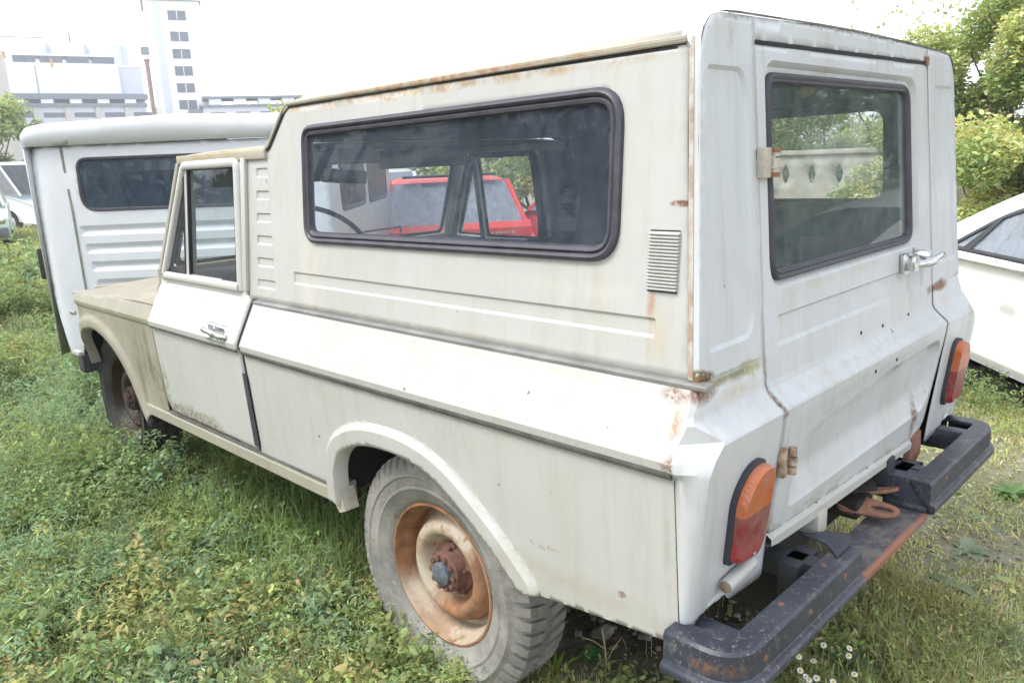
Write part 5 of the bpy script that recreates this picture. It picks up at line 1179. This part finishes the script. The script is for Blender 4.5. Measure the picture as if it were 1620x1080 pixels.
bx_(t, 'wall', bw, 0, 7.5, 0, 25.4, 0, 7)
bx_(t, 'grey_stripe', bb, 1.15, 2.1, 0, 25.2, -.12, 0); bx_(t, 'roof_slab', bd, -.3, 7.8, 25.4, 25.55, -.2, 9.2)
for i in range(8):
    wn = bx_(t, 'window', bwin, 3.1, 5.5, 22.8-2.36*i-(.5 if i else 0), 24.1-2.36*i-(.5 if i else 0), -.06, .0)
for i in range(8): bx_(t, 'window_bar', bw, 4.25, 4.35, 22.85-2.36*i-(.5 if i else 0), 24.05-2.36*i-(.5 if i else 0), -.12, -.062)
bx_(t, 'balcony_box', bd, -1.1, 0, 18.2, 19.2, .2, 1.4)
t = bld('brown_chimney_pipe', 'red brown vertical pipe at the left foot of the tower', 119, 257, 'pipe'); mb = MB(); mb.tube([(-.3, 0, 0), (-.3, 0, 17)], .32, 12); mb.build('pipe', bred, t, 40); mb = MB(); mb.lathe([(.35, 0), (.42, .1), (.42, .4), (.35, .5)], (-.3, 0, 16.9), (0, 0, 1), 12); mb.build('pipe_collar', bred, t, 40)
t = bld('factory_hall', 'long low factory hall with dark roof band and pillars, left', 118, -30)
bx_(t, 'wall', bb, 0, 23, 0, 11.8, 0, 9)
bx_(t, 'roof_slab', bd, -.4, 23.2, 11.8, 12.3, -.5, 9); bx_(t, 'roof_band', bd, -.2, 23.6, 13.0, 13.8, .5, 9)
for i in range(6):
    bx_(t, 'window', bwin, .6+4.1*i, 3.4+4.1*i, 10.3, 11.0, -.06, 0); bx_(t, 'pillar', bbe, 3.9+4.1*i-.4, 4.5+4.1*i-.4, 0, 11.75, -.3, -.061)
for i in range(6): bx_(t, 'skylight', bw, 1.2+3.8*i, 2.8+3.8*i, 12.35, 12.98, .6, 3)
t = bld('white_factory_block', 'white factory block with a window strip on top, above the long hall', 124, 20)
bx_(t, 'wall', bw, 0, 16.4, 0, 18.6, 0, 9)
for i in range(4): bx_(t, 'window', bwin, 2.2+3.6*i, 5.2+3.6*i, 18.65, 19.6, .2, 3)
bx_(t, 'roof_slab', bw, 1.6, 16.2, 19.62, 19.9, 0, 6); bx_(t, 'drain_pipe', bd, 4.9, 5.0, 14, 18.2, -.1, 0); bx_(t, 'orange_hoist', bo, 7.1, 7.4, 18.0, 19.2, -.3, .0)
t = bld('pale_blue_silo_row', 'pale blue silo block with a railing on top behind the white block', 136, 42)
bx_(t, 'wall', bb, 0, 17.8, 0, 23.2, 0, 9)
for i in range(3): mb = MB(); mb.tube([(3+5.6*i, .4, 0), (3+5.6*i, .4, 23.1)], 2.7, 24); mb.build('silo', bb, t, 40)
bx_(t, 'railing', bd, -1.0, 5.5, 23.9, 24.1, 0, .1); bx_(t, 'railing', bb, 5.5, 17.5, 23.5, 23.62, 0, .1); bx_(t, 'mast', bd, 9.0, 9.3, 23.2, 25.0, 0, .3)
t = bld('pale_blue_annex', 'pale blue windowless annex between the white block and the tower', 132, 183); bx_(t, 'wall', bb, 0, 5.6, 0, 18.2, 0, 9); bx_(t, 'roof_slab', bw, -.1, 5.7, 18.2, 18.5, -.1, 9)
t = bld('round_silo', 'beige round silo cut by the left edge of the picture', 110, -16, 'silo'); mb = MB(); mb.lathe([(3.7, 0), (3.7, 17.2), (3.3, 19.0), (2.0, 20.0), (.01, 20.3)], (0, 0, 0), (0, 0, 1), 40); mb.build('shell', bbe, t, 40); bx_(t, 'orange_cap', bo, 3.4, 3.9, 17.3, 18.2, -.2, .3)
t = bld('factory_hall', 'short low factory hall right of the tower above the van roof', 118, 331)
bx_(t, 'wall', bb, 0, 14, 0, 10.4, 0, 9); bx_(t, 'roof_slab', bd, -.5, 14.3, 10.4, 10.7, -.4, 9); bx_(t, 'roof_band', bd, 0, 14, 11.6, 11.9, 0, 6); bx_(t, 'lean_to', bd, -2.0, -.01, 0, 10.2, 0, 6)
for i in range(4): bx_(t, 'window', bwin, 1.0+3.4*i, 3.0+3.4*i, 8.9, 9.7, -.06, 0); bx_(t, 'skylight', bw, .9+3.4*i, 2.6+3.4*i, 10.72, 11.58, .3, 3)
t = bld('rooftop_sign_block', 'white block with pale blue rooftop lettering just above the pickup roof', 118, 1096)
bx_(t, 'wall', bw, 0, 10, 0, 23.3, 0, 6)
for x0, x1, z0, z1, s in ((.1, .9, 24.1, 24.6, .3), (1.0, 1.5, 24.5, 25.6, .2), (1.6, 2.4, 25, 25.6, .1), (2.7, 3.3, 24.8, 25.8, .3), (4.1, 4.4, 24.9, 25.9, .0), (4.9, 5.2, 24.9, 25.9, .0), (7.5, 8.2, 24.7, 25.9, 0)):
    mb = MB(); mb.box(((x0+x1)/2, 0, (z0+z1)/2), (x1-x0, .3, z1-z0), Matrix.Rotation(s, 3, 'Y'), .05); mb.build('letter_stroke', bb, t, 0)
bx_(t, 'sign_rail', bw, 0, 10, 23.9, 24.0, .35, .45)

# ================================================================== SINGLE PLANTS AND SMALL THINGS
def rosette(name, label, x, y, n, L, wd, col, el=(.3, 1.0), group=None, curl=.5, lobes=0, h0=0., cat_='weed'):
    """broad leaves rising from one root; each leaf a folded curved blade"""
    rg = np.random.default_rng(int(abs(x*731+y*517))+5); V = []; F = []; K = []; ns = 7
    for i in range(n):
        a = 2*PI*i/n+rg.uniform(-.35, .35); e = rg.uniform(*el); l_ = L*rg.uniform(.65, 1.15); w2 = wd*rg.uniform(.8, 1.15); b = len(V); cc = np.array(col)*rg.uniform(.75, 1.3)
        d = np.array([math.cos(a), math.sin(a)]); sdv = np.array([-math.sin(a), math.cos(a)]); p = np.array([0., 0., h0])
        for k in range(ns):
            t = k/(ns-1); ang = e-curl*t*1.3; 
            if k: p = p+np.array([d[0]*math.cos(ang), d[1]*math.cos(ang), math.sin(ang)])*l_/(ns-1)
            ww = w2*.5*(math.sin(PI*min(1, t**.8*.93+.05))**.8)*(1+lobes*.35*math.sin(t*22))
            for s_ in (-1, 0, 1): V.append(p+np.array([sdv[0]*ww*s_, sdv[1]*ww*s_, (abs(s_)*ww*.35)])); K.append(cc*(1.18 if s_ == 0 else 1))
        for k in range(ns-1):
            for j in (0, 1): q = b+k*3+j; F.append((q, q+1, q+4, q+3))
    t = empty(name, (x, y, gh(x, y)), label, cat_, group); bulk('leaves', np.array(V), np.array(F), np.array(K), LM, t); return t
GW = 'broad leaved weeds in the grass'
rosette('dock_weed', 'upright bright green broad leaves just left of the flat rear tyre', -.62, 1.93, 7, .17, .045, (.17, .30, .06), (.7, 1.35), GW)
rosette('dandelion_weed', 'flat toothed leaves in the grass left of the rear tyre', -.95, 1.66, 9, .15, .035, (.20, .34, .10), (.2, .7), GW, .5, 1)
rosette('dandelion_weed', 'small broad green leaves in the grass at lower centre left', -.95, 1.40, 7, .09, .04, (.19, .33, .09), (.3, .9), GW)
rosette('spiky_weed', 'spiky bright yellow green weed below the rear tyre edge', -.58, .645, 14, .095, .012, (.30, .50, .07), (.3, 1.2), GW, .3)
rosette('round_leaf_weed', 'dark green round leaved weed on the bare soil under the tail', -.44, .62, 7, .06, .045, (.10, .24, .09), (.1, .7), GW)
rosette('round_leaf_weed', 'dark green weed beside the daisies under the bumper', -.10, .19, 8, .12, .06, (.11, .24, .10), (.2, .9), GW)
rosette('round_leaf_weed', 'broad grey green leaves at the bottom right between daisies and gravel', .03, .04, 8, .11, .055, (.17, .30, .15), (.2, .8), GW)
rosette('dandelion_weed', 'bright green leafy weed at the bottom right edge of the picture', .17, -.17, 11, .075, .035, (.18, .36, .11), (.2, 1.0), GW)
rosette('round_leaf_weed', 'low patch of pale green leaves in the grass right of the bumper', 1.60, -.02, 34, .10, .028, (.24, .38, .17), (.1, .9), GW)
rosette('round_leaf_weed', 'wilting grey green leaves on the gravel right of the daisies', .66, -.06, 9, .11, .05, (.30, .36, .25), (.0, .5), GW)
rosette('round_leaf_weed', 'pale drooping leaves on the gravel at right, nearest the bumper', .95, -.03, 8, .10, .05, (.33, .38, .28), (.0, .5), GW)
rosette('dock_weed', 'large green leaves at the foot of the front wheel', -.86, 3.25, 12, .20, .08, (.20, .33, .14), (.4, 1.2), GW)
rosette('dock_weed', 'pale leaved weed below the front wing in front of the door', -.74, 2.90, 10, .17, .06, (.22, .34, .17), (.4, 1.2), GW)
# long green grass under the sill
n = 2200; x = -.95+rng.random(n)*.60; y = 1.45+rng.random(n)*1.6; v_, f_, k_ = blades(np.stack([x, y, GH(x, y)], 1), .21, .005, rng, np.array([.24, .36, .13]), .8); tag(bulk('long_grass', v_, f_, k_), 'long green grass under the sill between the wheels', 'grass', kind='stuff')
# creeping plants round the tyres and at the front wheel
ps = []
for cx, cy, r, h, nn, sz in ((-.90, 1.14, .16, .15, 34, .020), (-.93, 1.32, .17, .12, 34, .020), (-.86, .92, .10, .11, 22, .018), (-.80, .78, .07, .09, 14, .016), (-.98, 1.05, .2, .10, 34, .018), (-.95, 1.6, .25, .12, 50, .02), (-.88, 2.3, .2, .16, 60, .02), (-.85, 2.65, .2, .20, 60, .022), (-1.1, 3.0, .3, .26, 70, .024), (-1.4, 3.0, .35, .24, 70, .022), (-1.35, 2.2, .3, .15, 60, .018), (-.98, 3.05, .22, .30, 40, .024), (-.98, 3.35, .22, .34, 50, .024), (-.90, 2.75, .2, .20, 40, .02), (-.95, 3.75, .35, .34, 60, .026), (-.84, 2.98, .20, .27, 70, .026), (-.72, 2.95, .22, .20, 60, .026), (-.62, 3.3, .3, .26, 60, .026), (-.66, 2.5, .25, .15, 50, .024), (-.75, 2.0, .2, .10, 40, .02), (-1.2, 2.6, .3, .16, 60, .022), (-1.25, 3.6, .4, .30, 70, .03), (-1.1, 1.9, .25, .10, 50, .018), (-1.0, 1.5, .2, .07, 50, .016), (2.75, .30, .3, .20, 50, .025), (3.1, .5, .3, .2, 40, .025), (2.4, -.05, .3, .14, 40, .02), (-.2, 4.3, .5, .28, 40, .05), (-.78, 2.2, .2, .12, 20, .028), (-.5, .38, .16, .05, 10, .02), (.05, .05, .22, .07, 26, .022), (.3, -.12, .2, .05, 20, .02)):
    ps.append(weedpatch(cx, cy, r, nn, h, (G_MID, G_LIGHT, G_BLUE)[rng.integers(3)], sz, rng))
for cx, cy, h in ((-1.35, 2.9, .26), (-1.55, 3.3, .30), (-1.2, 3.4, .28), (-1.5, 2.6, .22), (-1.0, 4.3, .34), (-1.3, 4.4, .36), (-.6, 5.0, .38), (-1.45, 2.15, .16), (-1.15, 2.45, .17), (-.3, 6.0, .4), (-1.65, 2.9, .26), (-.9, 3.9, .32)):
    ps.append(weedpatch(cx, cy, .22, 46, h, (.27, .41, .25), .034, rng, .13))
v_, f_, k_ = cat(ps); tag(bulk('creeping_weeds', v_, f_, k_), 'small leafy weeds round both left wheels and under the bumper', 'weeds', kind='stuff')
# dry stalks
stalkm = simple('dry straw', (.42, .34, .20), .9)
for x, y, h, lb, br in ((-.635, .655, .27, 'tall dry branched stalk standing beside the flat rear tyre', 6), (-.50, .52, .16, 'short thin dry stalk right of the tall one under the tail', 2), (-.70, .70, .13, 'yellow seed stalk against the tread of the rear tyre', 4)):
    mb = MB(); mb.tube([(0, 0, -.02), (.004, .003, h*.5), (-.004, .008, h)], .0022, 5)
    for k in range(br):
        z = h*(.3+.6*k/br); a = k*2.4; mb.tube([(0, .002, z), (.035*math.cos(a), .035*math.sin(a), z+.03), (.07*math.cos(a), .07*math.sin(a), z+.045)], .0011, 4)
    o = mb.build('dry_stalk', stalkm, None, 60); o.location = (x, y, 0); tag(o, lb, 'stalk', 'dry stalks by the rear tyre')
# daisies
petal = simple('white petals', (.75, .75, .70), .6, 0, .05); yolk = simple('yellow flower centre', (.65, .48, .05), .7)
rg = np.random.default_rng(4)
dz_ = [(1275, 1013), (1303, 1020), (1264, 1038), (1287, 1045), (1344, 1025), (1343, 1037), (1266, 1060), (1280, 1075), (1292, 1072), (1275, 1070), (1318, 1078), (1352, 1066)]
wh = ('highest', 'second highest, right', 'left, below the highest', 'in the middle', 'rightmost upper', 'far right, just under another', 'low left', 'lowest left', 'low middle', 'low, between two others', 'lowest', 'low right')
stm = simple('green stem', (.14, .24, .06), .7)
for (px, py), wl in zip(dz_, wh):
    h = .10+.03*rg.random(); d = r2*((px-810)/FPX)+u2*((540-py)/FPX)+f; q = Vector(CAM)+d*((h-CAM[2])/d.z)
    t = empty('daisy', (q.x, q.y, gh(q.x, q.y)), 'white yellow centred daisy under the bumper, '+wl+' of its cluster', 'flower', 'daisies under the bumper')
    hh = h-gh(q.x, q.y); mb = MB(); mb.tube([(.01, .01, -.01), (.004, .006, hh*.5), (0, 0, hh)], .0011, 5); mb.build('stem', stm, t, 60)
    tl = Vector((rg.normal(-.3, .2), rg.normal(-.3, .2), 1)).normalized(); a_ = tl.orthogonal().normalized(); b_ = tl.cross(a_); mb = MB(); c0 = Vector((0, 0, hh)); R_ = .0098
    for k in range(11):
        t_ = 2*PI*k/11; u_ = a_*math.cos(t_)+b_*math.sin(t_); w2 = tl.cross(u_); mb.add([c0+u_*.002-w2*.001, c0+u_*.002+w2*.001, c0+u_*R_*.7+w2*.0020+tl*.0006, c0+u_*R_, c0+u_*R_*.7-w2*.0020+tl*.0006], [(0, 1, 2, 3, 4)])
    mb.build('petals', petal, t, 0, fix=False); mb = MB(); mb.lathe([(.0040, .0), (.0036, .0014), (.002, .0026), (.0001, .0030)], c0, tl, 12); mb.build('flower_centre', yolk, t, 60)
# stones and soil lumps
stone = simple('grey stone', (.24, .225, .20), .95, 0, .35, 20, .8, dark=(.11, .10, .085))
def rock(x, y, s, rg):
    bm = bmesh.new(); bmesh.ops.create_icosphere(bm, subdivisions=2, radius=1); sc3 = (rg.uniform(.7, 1.2)*s, rg.uniform(.7, 1.2)*s, rg.uniform(.4, .7)*s); o1 = rg.uniform(0, 9, 3)
    for vv_ in bm.verts:
        c_ = vv_.co; k = 1+.25*math.sin(c_.x*3+o1[0])*math.cos(c_.y*4+o1[1])+.12*math.sin(c_.z*7+c_.x*5+o1[2]); vv_.co = Vector((c_.x*sc3[0]*k+x, c_.y*sc3[1]*k+y, c_.z*sc3[2]*k+s*.2))
    bm.verts.index_update(); r_ = ([tuple(q.co) for q in bm.verts], [tuple(l.index for l in q.verts) for q in bm.faces]); bm.free(); return r_
rg = np.random.default_rng(9)
for x, y, s, lb in ((-.33, .66, .036, 'biggest grey stone on the bare soil behind the rear tyre'), (-.26, .55, .020, 'small grey stone nearest the tail on the bare soil'), (-.42, .80, .024, 'grey stone close behind the rear tyre tread'), (-.20, .76, .022, 'brown grey stone under the body furthest from the tyre')):
    mb = MB(); mb.add(*rock(0, 0, s, rg)); o = mb.build('stone', stone, None, 40); o.location = (x, y, 0); tag(o, lb, 'stone', 'stones under the tail')
mb = MB()
for i in range(900):
    if i < 450: x, y, s = rg.uniform(-.62, .5), rg.uniform(.30, 1.3), abs(rg.normal(.004, .005))+.002
    else: x, y, s = rg.uniform(.15, 1.4), rg.uniform(-.45, .22), abs(rg.normal(.002, .003))+.0015
    mb.add(*rock(x, y, min(s, .016), rg))
tag(mb.build('gravel', stone, None, 60, fix=False), 'fine gravel and soil crumbs under the tail and at the lower right', 'gravel', kind='stuff')
# fallen leaves
n = 700; x, y, D = scatter(n, 1.2, 6, 1.4); v_, f_, k_ = leaves(np.stack([x, y, GH(x, y)+.02+.02*rng.random(n)], 1), .030, rng, np.array([.44, .38, .20]), .3, .2, .6); tag(bulk('fallen_leaves', v_, f_, k_), 'yellow and brown fallen leaves scattered on the grass', 'leaves', kind='stuff')

# ================================================================== HAZE
hm = bpy.data.materials.new('thin pale haze'); hm.use_nodes = True; ht = hm.node_tree; ht.nodes.clear(); ho = ht.nodes.new('ShaderNodeOutputMaterial'); pv = ht.nodes.new('ShaderNodeVolumePrincipled')
pv.inputs['Color'].default_value = (.93, .96, 1, 1); pv.inputs['Density'].default_value = .0020; pv.inputs['Anisotropy'].default_value = .2; ht.links.new(pv.outputs[0], ho.inputs['Volume'])
mb = MB(); mb.box((0, 0, 17.5), (3400, 3400, 37.2)); o = mb.build('haze', hm, None, 0); tag(o, 'thin pale haze in the air over the yard', 'haze', kind='stuff')
